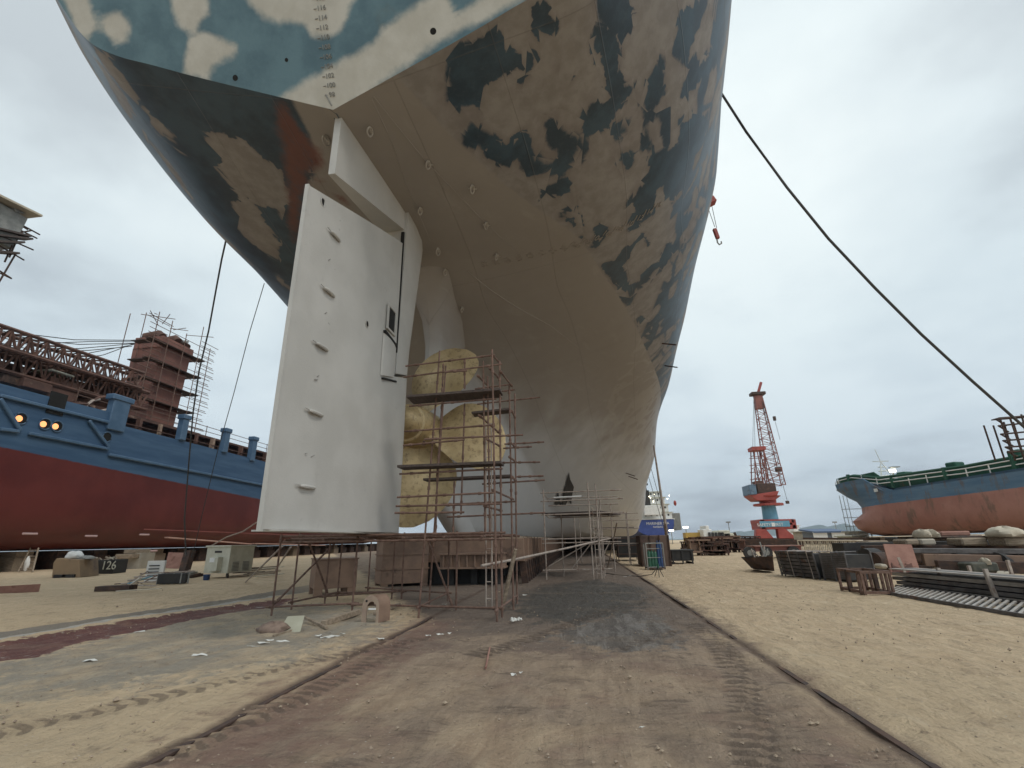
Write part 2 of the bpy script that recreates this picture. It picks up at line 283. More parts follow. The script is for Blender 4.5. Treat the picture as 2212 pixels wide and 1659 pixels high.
TRW= [[(-6.88, 15.06), (-5.99, 14.95), (-6.01, 14.1), (-6.22, 13.79), (-6.5, 14.01)], [(-6.0, 14.38), (-5.21, 14.38), (-5.01, 14.02), (-5.11, 13.75), (-5.52, 13.65), (-5.83, 14.03)], [(-3.72, 14.74), (-2.76, 14.61), (-2.88, 13.98), (-3.26, 13.7), (-2.79, 13.55), (-2.27, 13.35), (-2.26, 13.07), (-2.85, 12.95), (-3.15, 12.7), (-3.89, 12.83), (-3.65, 13.33), (-3.47, 13.59), (-3.72, 13.9), (-3.84, 14.2)], [(-2.06, 14.42), (1.29, 14.07), (0.66, 13.66), (0.62, 13.44), (0.29, 13.17), (-0.13, 13.11), (-0.4, 13.26), (-0.43, 13.44), (-0.9, 13.5), (-1.52, 13.72), (-1.73, 13.93)], [(-1.39, 12.11), (-0.49, 12.39), (0.21, 12.63), (1.12, 12.89), (1.75, 13.3), (2.34, 13.53), (3.14, 13.73), (3.19, 13.2), (4.31, 13.58), (5.56, 13.41), (2.8, 12.72), (0.04, 11.57), (-1.34, 12.01)]]
# ---------------------------------------------------------------- the large ship on the blocks
CLX=-5.4
def hull_mat():
    m,nt,b=newmat('hull_paint');g=G(nt);tcn=g.n('ShaderNodeTexCoord').outputs['Object'];ge=g.n('ShaderNodeSeparateXYZ',{0:tcn})
    z=ge.outputs[2]
    fine=g.noise(tcn,2.2,8,.62);big=g.noise(tcn,.35,4,.5)
    # camouflage of half-sprayed primer over old blue
    d=g.attr('m_dark');d=g.m('ADD',d,g.m('MULTIPLY',g.m('SUBTRACT',fine,.5),.42))
    vo=g.n('ShaderNodeTexVoronoi',{'Vector':g.map(tcn,(1,.7,1)),'Scale':1.1,'Randomness':1}).outputs[1];vs=g.n('ShaderNodeSeparateXYZ',{0:vo}).outputs[0];d=g.m('ADD',d,g.m('MULTIPLY',g.m('SUBTRACT',vs,.5),.38));vo2=g.n('ShaderNodeTexVoronoi',{'Vector':g.map(tcn,(1,.6,1)),'Scale':2.7,'Randomness':1}).outputs[1];d=g.m('ADD',d,g.m('MULTIPLY',g.m('SUBTRACT',g.n('ShaderNodeSeparateXYZ',{0:vo2}).outputs[1],.5),.24));d=g.m('MULTIPLY',d,g.ss(g.noise(tcn,.45,3),.42,.6,1.0,4.0));zn=g.attr('m_zone');ve=g.n('ShaderNodeTexVoronoi',{'Vector':g.map(tcn,(1.0,.75,.55)),'Scale':.85,'Randomness':1},feature='DISTANCE_TO_EDGE').outputs[0]
    thr=g.ss(g.noise(tcn,.33,4,.6),.36,.62,.0,.22);thr=g.m('ADD',thr,g.ss(ge.outputs[1],28,55,0,.05));d2=g.m('SUBTRACT',thr,g.m('ADD',ve,g.m('MULTIPLY',g.m('SUBTRACT',fine,.5),.25)));d2=g.m('MULTIPLY',d2,2.5);d=g.m('MAXIMUM',d,g.m('MINIMUM',zn,d2))
    dm=g.ss(d,-.12,.03)
    wv=g.noise(tcn,7,3,.6)
    blue=g.mix(g.ss(g.noise(tcn,.9,6,.6),.38,.62),(.028,.050,.074),(.046,.085,.122))
    blue=g.mix(g.ss(wv,.5,.8,0,.35),blue,(.075,.10,.12))
    taupe=g.mix(g.ss(fine,.35,.65),(.225,.21,.20),(.285,.27,.26))
    taupe=g.mix(g.ss(d,-.55,.02,0,.30),taupe,(.12,.09,.095))       # overspray fading at the patch rims
    side=g.mix(dm,taupe,blue)
    r=g.attr('m_red');r=g.m('ADD',r,g.m('MULTIPLY',g.m('SUBTRACT',g.noise(tcn,1.6,8,.7),.5),.7))
    side=g.mix(g.m('MULTIPLY',g.ss(r,-.1,.25),g.ss(g.noise(g.map(tcn,(3,1,.6)),1.5,7,.7),.25,.5,.45,1)),side,g.mix(fine,(.11,.045,.038),(.19,.075,.06)))
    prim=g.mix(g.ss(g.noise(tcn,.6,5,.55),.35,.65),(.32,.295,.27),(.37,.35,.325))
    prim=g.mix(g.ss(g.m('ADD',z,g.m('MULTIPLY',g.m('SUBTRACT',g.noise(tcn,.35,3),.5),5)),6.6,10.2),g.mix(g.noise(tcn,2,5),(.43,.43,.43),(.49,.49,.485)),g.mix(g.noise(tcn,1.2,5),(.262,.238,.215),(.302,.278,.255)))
    prim=g.mix(g.ss(g.noise(tcn,5,6,.7),.62,.8,0,.25),prim,(.24,.20,.18))
    prim=g.mix(g.ss(g.noise(g.map(tcn,(.8,.8,6)),.9,5,.6),.55,.75,0,.22),prim,(.42,.40,.375))
    prim=g.mix(g.ss(r,-.1,.25),prim,(.17,.055,.045))
    edge=g.m('ADD',g.m('SUBTRACT',z,12.22),g.m('MULTIPLY',g.m('SUBTRACT',fine,.5),.07))
    under=g.ss(edge,.015,-.015)
    under=g.m('MULTIPLY',under,g.ss(g.attr('m_port'),.4,.6,1,0))
    pu=g.ss(g.m('ADD',g.attr('m_portu'),g.m('MULTIPLY',g.m('SUBTRACT',fine,.5),.3)),-.1,.1)
    under=g.m('MAXIMUM',under,pu)
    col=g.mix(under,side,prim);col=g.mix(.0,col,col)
    # plate seams
    y=ge.outputs[1]
    def seam(c,step,wd):
        fr=g.m('FRACT',g.m('MULTIPLY',c,1/step));a=g.m('ABSOLUTE',g.m('SUBTRACT',fr,.5));return g.ss(a,.5-wd/step,.5)
    sm=g.m('MAXIMUM',seam(g.attr('m_girth'),2.9,.03),seam(y,8.2,.025))
    col=g.mix(g.m('MULTIPLY',sm,.28),col,(.12,.10,.09))
    g.link(col,b.inputs['Base Color']);g.link(g.mix(dm,(.62,.62,.62),(.42,.42,.42)),b.inputs['Roughness'])
    h=g.m('ADD',g.m('MULTIPLY',sm,.8),g.m('ADD',g.m('MULTIPLY',g.noise(tcn,22,4,.6),.25),g.m('MULTIPLY',big,1.2)))
    g.link(g.bump(h,.35,.03),b.inputs['Normal']);return m
def transom_mat():
    m,nt,b=newmat('transom_paint');g=G(nt);tcn=g.n('ShaderNodeTexCoord').outputs['Object']
    fine=g.noise(tcn,1.8,8,.6);d=g.m('ADD',g.attr('m_white'),g.m('MULTIPLY',g.m('SUBTRACT',fine,.5),.35))
    w_=g.ss(d,-.09,.13)
    blue=g.mix(g.ss(g.noise(tcn,1.1,6,.6),.35,.65),(.085,.165,.215),(.13,.235,.29))
    blue=g.mix(g.ss(g.noise(tcn,.9,4,.6),.58,.8,0,.6),blue,(.12,.155,.15))
    wh=g.mix(g.ss(fine,.35,.7),(.52,.51,.46),(.60,.595,.55));wh=g.mix(g.ss(g.noise(tcn,6,5,.7),.6,.8,0,.3),wh,(.36,.35,.33))
    col=g.mix(w_,blue,wh);g.link(col,b.inputs['Base Color']);b.inputs['Roughness'].default_value=.55
    g.link(g.bump(g.m('ADD',g.noise(tcn,14,4,.6),g.noise(tcn,.7,3,.5)),.2,.02),b.inputs['Normal']);return m
def rudder_mat():
    m,nt,b=newmat('rudder_primer');g=G(nt);tcn=g.n('ShaderNodeTexCoord').outputs['Object']
    c=g.mix(g.ss(g.noise(tcn,.8,5,.55),.35,.65),(.455,.445,.42),(.51,.50,.475))
    c=g.mix(g.ss(g.noise(tcn,2.6,8,.72),.60,.76,0,.38),c,(.24,.23,.23))
    c=g.mix(g.ss(g.noise(tcn,30,4,.7),.66,.8,0,.3),c,(.3,.29,.28))
    g.link(c,b.inputs['Base Color']);b.inputs['Roughness'].default_value=.6
    g.link(g.bump(g.m('ADD',g.noise(tcn,25,5,.6),g.noise(tcn,1.1,3,.5)),.18,.02),b.inputs['Normal']);return m
def bronze_mat():
    m,nt,b=newmat('propeller_bronze');g=G(nt);tcn=g.n('ShaderNodeTexCoord').outputs['Object']
    c=g.mix(g.ss(g.noise(tcn,1.3,6,.6),.35,.65),(.40,.30,.155),(.56,.44,.255))
    c=g.mix(g.ss(g.noise(tcn,6,8,.75),.50,.66,0,.85),c,(.22,.155,.085));c=g.mix(g.ss(g.noise(tcn,14,6,.8),.58,.68,0,.6),c,(.14,.10,.06))
    g.link(c,b.inputs['Base Color']);b.inputs['Metallic'].default_value=.35;g.link(g.ss(g.noise(tcn,4,5,.6),.3,.7,.38,.62),b.inputs['Roughness'])
    g.link(g.bump(g.noise(tcn,18,6,.6),.25,.015),b.inputs['Normal']);return m
HULL=hull_mat();PRIM=pmat('bare_primer',(.29,.265,.24),(.33,.305,.28),.9,.62,0,.15,(.22,.19,.17),.6,1.6,bd=.006)
PRIMR=pmat('rust_stained_primer',(.30,.27,.245),(.36,.33,.30),.9,.62,0,.15,(.17,.085,.06),.56,.7,bd=.006);HULL_=0;TRANS=transom_mat();RUDM=rudder_mat();BRONZE=bronze_mat()
DARKIN=pmat('dark_inside',(.008,.008,.008),(.015,.014,.013),2,.9,0,0)
SCAR=pmat('weld_scar',(.20,.19,.18),(.30,.29,.27),20,.7,.1,.4)
ship=thing('cargo_ship','huge hull on keel blocks with blue and grey primer patches above bare rudder and propeller','ship',(CLX,8.36,1.8))
def attr(me,name,vals):
    a=me.attributes.new(name,'FLOAT','POINT');a.data.foreach_set('value',np.asarray(vals,dtype=np.float32))
def build_hull():
    P,Q,mk=hull_grid();ny=len(YS);V=[];Fc=[];A={k:[] for k in('m_zone','m_dark','m_red','m_port','m_portu','m_girth')}
    gy,gt=np.meshgrid(YS,np.linspace(0,20,NU),indexing='ij');uv=np.stack([gy.ravel(),gt.ravel()],-1)
    # the bow-ward part of the patchwork goes on in small sprayed tiles
    rnd=random.Random(5)
    def tiles(sgn):
        d=np.full(len(uv),-9.)
        if sgn>0:
            for q in DARK_S:d=np.maximum(d,sdf(uv,q))
        else:
            t_=np.full(len(uv),-9.)
            for q in DARK_P:t_=np.maximum(t_,sdf(uv,q))
            for k in range(230):
                y=rnd.uniform(9,60);t=rnd.uniform(max(4.5,8.5-.25*(y-9)),19.5);w_=rnd.uniform(.5,2.2);h_=rnd.uniform(.18,.7)
                q=[(y+w_*math.cos(b)*rnd.uniform(.7,1.2),t+h_*math.sin(b)*rnd.uniform(.7,1.2)) for b in (0.5,1.2,2.4,3.5,4.4,5.7)];t_=np.maximum(t_,sdf(uv,q))
            d=-t_
            return np.clip(d,-9,.9)
        lst=[]
        if sgn>0:
            for k in range(60):
                y=22+95*rnd.random()**1.3;lo=6 if y<38 else 3.5;t=rnd.uniform(lo,19.5)
                if y<40 and t<np.interp(y,[20,24,32,40],[10,9,7.5,5]):continue
                lst.append((y,t))
            for k in range(14):lst.append((rnd.uniform(9,24),rnd.uniform(10.5,17)))
        else:
            for k in range(150):
                y=rnd.uniform(15,60);t=rnd.uniform(5.5,19.5);lst.append((y,t))
            for k in range(14):lst.append((rnd.uniform(9,15),rnd.uniform(8.8,14)))
        for y,t in lst:
            w_=rnd.uniform(.5,1.6)*(1+.03*max(y-20,0));h_=rnd.uniform(.35,1.15);a=rnd.uniform(.2,1.0)
            q=[(y+w_*math.cos(b)*rnd.uniform(.7,1.1)*math.cos(a)-h_*math.sin(b)*math.sin(a),t+w_*math.cos(b)*math.sin(a)+h_*math.sin(b)*rnd.uniform(.7,1.1)*math.cos(a)) for b in (0.5,1.2,2.4,3.5,4.4,5.7)]
            m_=(np.abs(uv[:,0]-y)<4+w_)&(np.abs(uv[:,1]-t)<5)
            if m_.any():d[m_]=np.maximum(d[m_],sdf(uv[m_],q))
        return d
    base=0
    for sgn in(1,-1):
        W=P.copy();S_=W[...,0];S_=S_-(np.maximum(S_-6,0)*np.interp(P[...,1],[9,14,20],[0,.13,.22]) if sgn<0 else 0);W[...,0]=CLX+sgn*S_;V+=W.reshape(-1,3).tolist()
        for i in range(ny-1):
            for j in range(NU-1):
                a=base+i*NU+j;q=(a,a+NU,a+NU+1,a+1);Fc.append(q if sgn>0 else q[::-1])
        A['m_dark']+=tiles(sgn).tolist()
        r=np.full(len(uv),-9.)
        if sgn<0:
            for q in RED_P:r=np.maximum(r,sdf(uv,q))
        A['m_zone']+=(sdf(uv,[(8,10.8),(14,11.2),(20,9.8),(26,7.8),(32,6),(40,4),(55,2),(160,2),(160,21),(8,21)]) if sgn>0 else np.full(len(uv),-9.)).clip(-3,3).tolist()
        A['m_red']+=r.tolist();A['m_port']+=[1. if sgn<0 else 0.]*len(uv);A['m_girth']+=(uv[:,1]+1.).tolist()
        pu=sdf(uv,[(8,-1),(8,1.25),(9.3,1.3),(10.3,1.6),(11.3,2.4),(12.3,3.2),(14,4.2),(18,5.5),(40,9),(160,9),(160,-1)]) if sgn<0 else np.full(len(uv),-9.)
        A['m_portu']+=pu.tolist();base=len(V)
    # skeg and bottom
    idx=np.where(mk)[0]
    for sgn in(1,-1):
        W=Q[idx].copy();W[...,0]=CLX+sgn*W[...,0];V+=W.reshape(-1,3).tolist()
        for i in range(len(idx)-1):
            for j in range(NL-1):
                a=base+i*NL+j;q=(a,a+NL,a+NL+1,a+1);Fc.append(q if sgn>0 else q[::-1])
        n=len(idx)*NL;A['m_zone']+=[-9.]*n
        A['m_dark']+=[-9.]*n;A['m_red']+=[-9.]*n;A['m_port']+=[0.]*n;A['m_portu']+=[9.]*n;A['m_girth']+=[1.]*n;base=len(V)
    # flat bottom strip and the aft closing strip of the skeg
    nb=len(idx)*NL;s0=base-2*nb;p0=base-nb
    for i in range(len(idx)-1):Fc.append((s0+i*NL,p0+i*NL,p0+(i+1)*NL,s0+(i+1)*NL))
    for j in range(NL-1):Fc.append((s0+j,s0+j+1,p0+j+1,p0+j))
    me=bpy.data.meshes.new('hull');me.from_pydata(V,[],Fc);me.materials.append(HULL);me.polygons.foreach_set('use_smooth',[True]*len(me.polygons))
    for k,v in A.items():attr(me,k,v)
    import bmesh;bm=bmesh.new();bm.from_mesh(me);bmesh.ops.remove_doubles(bm,verts=bm.verts,dist=1e-4);bm.to_mesh(me);bm.free()
    o=bpy.data.objects.new('hull',me);COL.objects.link(o);o.parent=ship;o.matrix_basis=ship.matrix_basis.inverted()
    # transom: fine grid between the port and starboard knuckle
    K=P[0];nx=40;V=[];Fc=[];Wt=[]
    for j in range(NU):
        for i in range(nx+1):
            s_=K[j,0]*(2*i/nx-1);V.append((CLX+s_,K[j,1],K[j,2]));Wt.append((s_,K[j,2]))
    for j in range(NU-1):
        for i in range(nx):
            a=j*(nx+1)+i;Fc.append((a,a+1,a+nx+2,a+nx+1))
    Wt=np.array(Wt);d=np.full(len(Wt),-9.)
    for q in TRW:d=np.maximum(d,sdf(Wt,q))
    me=bpy.data.meshes.new('transom');me.from_pydata(V,[],Fc);me.materials.append(TRANS);attr(me,'m_white',d)
    o=bpy.data.objects.new('transom',me);COL.objects.link(o);o.parent=ship;o.matrix_basis=ship.matrix_basis.inverted()
    T=P[:,-1];m=MB();v=[];f=[]
    for p in T:v+=[(CLX-p[0],p[1],p[2]),(CLX+p[0],p[1],p[2])]
    m.add(v,[(2*i,2*i+1,2*i+3,2*i+2) for i in range(len(T)-1)]);m.build('deck',GREY,ship)
    return P
HP=build_hull()
def hull_pt(y,t,sgn=1):
    i=int(np.clip(np.searchsorted(YS,y),1,len(YS)-1));a=(y-YS[i-1])/(YS[i]-YS[i-1]);k=t/20*(NU-1);j=int(min(k,NU-2));b=k-j
    p=(HP[i-1,j]*(1-b)+HP[i-1,j+1]*b)*(1-a)+(HP[i,j]*(1-b)+HP[i,j+1]*b)*a
    e1=HP[i,j]-HP[i-1,j];e2=HP[i-1,j+1]-HP[i-1,j];n=np.cross(e2,e1);n/=np.linalg.norm(n)
    if n[2]>0:n=-n
    return Vector((CLX+sgn*p[0],p[1],p[2])),Vector((sgn*n[0],n[1],n[2]))
# weld seams standing proud of the underside
WELDS=[[(8.54,1.2),(9.35,1.41),(10.68,1.76),(12.28,2.34),(13.84,2.88),(15.23,3.48)],[(15.81,1.61),(17.63,2.61),(20.6,3.89),(23.52,4.79)],[(8.56,1.12),(9.74,1.09),(11.3,.86),(13.88,.75)]]
for k,wl in enumerate(WELDS):
    pts=[];ys=np.linspace(wl[0][0],wl[-1][0],30);ts=np.interp(ys,[a for a,b in wl],[b for a,b in wl])
    for y,t in zip(ys,ts):
        p,n=hull_pt(y,t);pts.append(p+n*.004)
    MB().tube(pts,.014 if k!=1 else .02,6).build('weld_seam',PRIM,ship,True)
# staging eyes welded on the underside
EYES=[(-4.81,9.16,11.84),(-6.08,9.27,11.86),(-3.72,10.65,11.98),(-2.71,11.91,12.05),(-4.49,12.29,11.76),(-2.59,13.57,11.92),(-2.51,15.24,11.75),(-4.56,15.54,11.49),(-4.39,17.59,10.92),(-4.45,14.2,11.5)]
EYEM=pmat('primed_eye',(.36,.33,.29),(.42,.39,.35),8,.7,0,.1)
for k,(x,y,z) in enumerate(EYES):
    m=MB();pts=[]
    for a in range(13):
        t=2*math.pi*a/12;pts.append((x+.045*math.sin(t),y+.15*math.cos(t)*(1 if k%2 else .8),z-.11+.09*math.sin(t)))
    m.tube(pts,.024,6,cap=False);m.box((x,y,z-.02),(.05,.16,.1))
    if k in(2,3,5,6):m.bar((x-.14,y+.04,z-.02),(x+.12,y+.12,z-.02),.03)
    m.build('staging_eye',EYEM,ship,True)
# draught marks on the transom
TN=Vector((0,-1,-.5)).normalized();TU=Vector((0,-.5,1)).normalized()
def tp(s,z,o=.012):return Vector((CLX+s,8.36-.5*(z-11.7),z))+TN*o
MARK=pmat('mark_paint',(.22,.23,.22),(.3,.3,.29),10,.7,0,.1)
for i in range(12):
    z=12.0+.2*i*.955
    text('draught_mark',str(98+2*i),.155,MARK,frame(0,(1,0,0),TU,TN,tp(0.02,z)),ship,.006)
    MB().bar(tp(-.17,z),tp(-.10,z),.015,.01).build('draught_mark',MARK,ship)
MB().bar(tp(-.02,11.78),tp(-.14,12.02),.02,.03).build('draught_pointer',MARK,ship)
for s_,z,r in((-2.43,12.63,.07),(2.67,12.94,.075),(-1.03,12.83,.045)):
    c=tp(s_,z,.0);MB().tube([c-TN*.02,c+TN*.004],r,20).build('drain_hole',DARKIN,ship)
    MB().tube([c-TN*.02,c+TN*.012],r*1.35,20).build('drain_collar',TRANS,ship) if False else None
# raised draught figures up the starboard quarter
FIG=pmat('raised_figure',(.27,.24,.215),(.33,.30,.27),10,.7,0,.1)
for k in range(17):
    t=2.3+k*.42
    p,n=hull_pt(15.6+.02*k,t);p2,_=hull_pt(15.6,t+.2);up=(p2-p).normalized();up=(up-n*up.dot(n)).normalized();xx=up.cross(n)
    text('draught_mark',str(84+2*k),.34,FIG,frame(0,xx,up,n,p+n*.01),ship,.01)
def hull_attrs(o):
    n=len(o.data.vertices)
    for k,v in dict(m_zone=-9,m_dark=-9,m_red=-9,m_port=0,m_portu=9,m_girth=1).items():attr(o.data,k,[v]*n)
# stern frame, boss, horn, head box
def foil_half(y):
    return float(np.interp(y,[7.82,9,10.5,12,12.9,13.3,13.6,13.75,13.82],[.035,.15,.29,.39,.41,.38,.27,.15,0]))
def foil_panel(mb,ylist,zlo,zhi,hw=foil_half,close=True):
    # ylist ascending; zlo/zhi callables
    n=len(ylist);v=[];f=[];nz=6
    for sgn in(1,-1):
        for y in ylist:
            for k in range(nz+1):
                z=zlo(y)+(zhi(y)-zlo(y))*k/nz;v.append((CLX+sgn*hw(y),y,z))
    W_=n*(nz+1)
    for i in range(n-1):
        for k in range(nz):
            a=i*(nz+1)+k;f.append((a,a+nz+1,a+nz+2,a+1));b=a+W_;f.append((b,b+1,b+nz+2,b+nz+1))
        a=i*(nz+1);f.append((a,a+W_,a+W_+nz+1,a+nz+1));a+=nz;f.append((a,a+nz+1,a+W_+nz+1,a+W_))
    for i in(0,n-1):
        for k in range(nz):
            a=i*(nz+1)+k;f.append((a,a+1,a+W_+1,a+W_))
    mb.add(v,f);return mb
rt=lambda y:8.97+(y-7.82)*.345
ys1=[7.82,8.2,8.8,9.5,10.3,11.1,11.7,12.27]
rud=foil_panel(MB(),ys1,lambda y:6.1,rt)
foil_panel(rud,[7.82,8.2,8.8,9.5,10.3,11.1,11.7,12.3,12.9,13.1,13.3,13.45,13.6,13.7,13.78,13.82],lambda y:1.86,lambda y:6.1 if y<12.31 else 6.1+.28*(y-12.3))
rudo=rud.build('rudder',RUDM,ship,True)
MB().box((CLX,7.79,5.4),(.085,.06,7.15)).build('trailing_strip',RUDM,ship)
MB().box((CLX,10.8,1.845),(.6,5.6,.03)).build('bottom_plate',RUDM,ship)
horn=foil_panel(MB(),[12.36,12.6,12.9,13.1,13.3,13.45,13.6,13.7,13.78,13.82],lambda y:6.2+.28*(y-12.3),lambda y:11.75,lambda y:foil_half(y) if y<13.1 else foil_half(y))
# horn flares forward towards the hull
for i,p in enumerate(horn.v):
    if p[2]>7:
        k=(p[2]-7)/4.75;horn.v[i]=(CLX+(p[0]-CLX)*(1+.25*k),p[1]+max(p[1]-12.6,0)*k*.75,p[2])
horn.build('rudder_horn',RUDM,ship,True)
fin=foil_panel(MB(),[8.62,9.2,10,11,12,12.7,13.2],lambda y:10.0+(y-8.62)*.285,lambda y:11.82,lambda y:np.interp(y,[8.62,13.2],[.085,.46]))
fin.build('head_box',RUDM,ship,True)
def side_pt(px,py,dx=0.0):
    # point on the starboard face of the rudder
    h=.2
    for _ in range(6):
        p=AX(px,py,CLX+h);h=foil_half(p[1])
    return Vector(p)+Vector((dx,0,0))
for px,py,L_ in((722,511,.42),(709,632,.44),(693,750,.46),(680,893,.5),(662,1052,.52)):
    c=side_pt(px,py);m=MB()
    m.tube([c+Vector((.02,-L_/2,.0)),c+Vector((.05,-L_/2+.06,0)),c+Vector((.06,0,0)),c+Vector((.05,L_/2-.06,0)),c+Vector((.03,L_/2,0))],[.02,.036,.04,.036,.02],8)
    m.bar(c+Vector((.015,-L_/2-.12,.02)),c+Vector((.02,L_/2+.1,.02)),.02,.012)
    m.build('anode',RUDM,ship,True)
for px,py in((727,480),(716,575),(704,690),(690,815),(672,975)):
    c=side_pt(px,py);rn=random.Random(px);m=MB()
    for k in range(2):
        a=c+Vector((.004,rn.uniform(-.2,.15),rn.uniform(-.14,.14)));m.bar(a,a+Vector((.003,rn.uniform(.03,.12),rn.uniform(-.08,.08))),.018,.01)
    m.build('weld_scar',SCAR,ship)
for px,py,r in((698,437,.085),(793,700,.075)):
    c=side_pt(px,py);MB().tube([c+Vector((-.05,0,0)),c+Vector((.004,0,0))],r,20).build('lifting_hole',DARKIN,ship)
    t=[(c+Vector((.004,r*1.12*math.cos(a*.3),r*1.12*math.sin(a*.3)))) for a in range(22)];MB().tube(t,.014,6).build('hole_rim',RUDM,ship,True)
# access window and pintle cover
a=side_pt(832,716);m=MB();cx=a.x+.006
m.box((cx-.06,11.78,7.62),(.22,.44,.62));m.build('access_opening',DARKIN,ship)
m=MB()
for dy,dz,wy,wz in((0,.35,.60,.06),(0,-.35,.60,.06),(-.26,0,.06,.64),(.26,0,.06,.64)):m.box((cx+.045,11.78+dy,7.62+dz),(.05,wy,wz))
m.build('opening_frame',RUDM,ship)
# pintle cover: short curved drum standing proud
m=MB();v=[];f=[]
for k in range(13):
    t=-math.pi/2+math.pi*k/12
    for z in(5.95,7.02):v.append((CLX+.36+.07*math.cos(t),11.85+.46*math.sin(t)*1.0,z+(.12*math.sin(t) if z<6.5 else -.05*math.sin(t))))
for k in range(12):f.append((2*k,2*k+2,2*k+3,2*k+1))
f.append(tuple(2*k for k in range(13))[::-1]);f.append(tuple(2*k+1 for k in range(13)))
m.add(v,f);m.build('pintle_cover',RUDM,ship,True)
m=MB();m.box((CLX+.37,11.85,7.06),(.12,.9,.09),rx=-.1);m.box((CLX+.36,11.95,5.88),(.12,.95,.05),rx=.22);m.build('pintle_gap',DARKIN,ship)
MB().box((CLX+.365,12.32,8.9),(.10,.05,4.1)).build('hinge_gap',DARKIN,ship)
# stern post and boss
def sk(y):return float(np.interp(y,[16.55,16.6,16.75,17.0,17.6,18.5,20],[0,.10,.22,.31,.38,.42,.40]))
m=MB();zz=[1.8,2.2,2.7,3.2,3.7,4.4,5.3,7.5,9,10,10.6,11.1,11.6];ysk=[16.55,16.6,16.75,17.0,17.6,18.5,20];v=[];f=[]
for sgn in(1,-1):
    for y in ysk:
        for z in zz:
            k=max(0,(z-9)/2.6);v.append((CLX+sgn*sk(y)*(1+2.2*k*k),y-(1.5*k*k if y<17.6 else 0)+float(aft_cut(z))*(1 if y<19 else .9),z))
nz=len(zz);W_=len(ysk)*nz
for i in range(len(ysk)-1):
    for k in range(nz-1):
        a=i*nz+k;f.append((a,a+nz,a+nz+1,a+1));b=a+W_;f.append((b,b+1,b+nz+1,b+nz))
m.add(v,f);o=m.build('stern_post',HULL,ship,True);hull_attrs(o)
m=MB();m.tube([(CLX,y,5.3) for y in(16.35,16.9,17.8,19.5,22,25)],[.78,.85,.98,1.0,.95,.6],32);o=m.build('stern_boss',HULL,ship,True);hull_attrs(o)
# propeller
prop=MB();prop.tube([(CLX,y,5.3) for y in(13.95,14.02,14.2,14.5,14.52,15.0,15.6,16.3)],[.12,.34,.47,.55,.62,.70,.76,.80],36)
po=prop.build('propeller',BRONZE,ship,True)
def blade(th0):
    nr,nc=22,13;v=[];f=[];Rr=3.25;Pt=5.2
    for side in(1,-1):
        for i in range(nr+1):
            r=.6+(Rr-.6)*i/nr;q=r/Rr
            ch=(2.45*math.sqrt(max(0,1-((q-.66)/.345)**2)) if q>.66 else 1.05+1.40*math.sin((q-.18)/.48*math.pi/2)**1.3)+.02
            skew=-.10+.62*(q-.35)**2*1.0*(1 if q>.35 else -1)
            ph=math.atan(Pt/(2*math.pi*r));th=.16*(1-q)+.018
            for j in range(nc+1):
                u=(j/nc-.5)*ch
                ang=th0+skew+u*math.cos(ph)/r;y=15.35-u*math.sin(ph)*.85-(q-.3)*.25
                t=th*math.sqrt(max(0,1-(2*j/nc-1)**2))*side*.5
                v.append((CLX+r*math.sin(ang)-t*math.sin(ph)*math.cos(ang),y+t*math.cos(ph),5.3+r*math.cos(ang)+t*math.sin(ph)*math.sin(ang)))
    W_=(nr+1)*(nc+1)
    for s_ in(0,1):
        for i in range(nr):
            for j in range(nc):
                a=s_*W_+i*(nc+1)+j;q=(a,a+1,a+nc+2,a+nc+1);f.append(q if s_ else q[::-1])
    for i in range(nr):
        for j in(0,nc):
            a=i*(nc+1)+j;f.append((a,a+nc+1,a+nc+1+W_,a+W_))
    for j in range(nc):
        for i in(0,nr):
            a=i*(nc+1)+j;f.append((a,a+1,a+1+W_,a+W_))
    return MB().add(v,f)
for k in range(5):
    blade(R_(28+72*k)).build('blade',BRONZE,po,True)
# ---------------------------------------------------------------- ground
def gpoly(px):return [AZ(x,y)[:2] for x,y in px]
def pdist(P,line):
    # distance and arc length along an open polyline
    best=np.full(len(P),1e9);s_=np.zeros(len(P));sg=np.zeros(len(P));acc=0
    for a,b in zip(line[:-1],line[1:]):
        a=np.array(a);b=np.array(b);e=b-a;ln=math.hypot(*e);w_=P-a;t=np.clip((w_@e)/ln**2,0,1);q=w_-t[:,None]*e;d=np.hypot(q[:,0],q[:,1])
        k=d<best;best[k]=d[k];s_[k]=acc+t[k]*ln;cr_=e[0]*w_[:,1]-e[1]*w_[:,0];sg[k]=np.sign(cr_[k]);acc+=ln
    return best,s_,sg
RAILR=2.42;RAILL=-3.47
CHAN=gpoly([(-60,1395),(0,1384),(148,1361),(255,1343),(356,1331),(469,1313),(579,1298),(640,1292),(600,1312),(520,1322),(445,1334),(327,1361),(258,1372),(148,1393),(89,1418),(0,1430),(-60,1440)])
CHTOP=gpoly([(-60,1389),(0,1378),(148,1355),(255,1337),(356,1325),(469,1307),(600,1287),(680,1275)])
CHTOP2=gpoly([(-60,1370),(0,1361),(178,1338),(356,1313),(505,1293),(623,1272),(680,1262)])
SLUDGE=gpoly([(-60,1440),(60,1416),(180,1392),(330,1345),(480,1325),(600,1300),(760,1310),(860,1340),(800,1380),(700,1405),(560,1440),(430,1462),(300,1480),(180,1500),(60,1520),(-60,1545)])
STAIN=gpoly([(1110,1290),(1180,1262),(1290,1252),(1390,1270),(1400,1300),(1360,1325),(1250,1345),(1170,1340),(1110,1325)])
STAIN2=gpoly([(1260,1345),(1370,1320),(1420,1335),(1460,1370),(1440,1400),(1330,1405),(1240,1385),(1180,1370)])
REDRAIL=gpoly([(270,1700),(560,1500),(900,1335),(980,1345),(780,1480),(560,1659)])
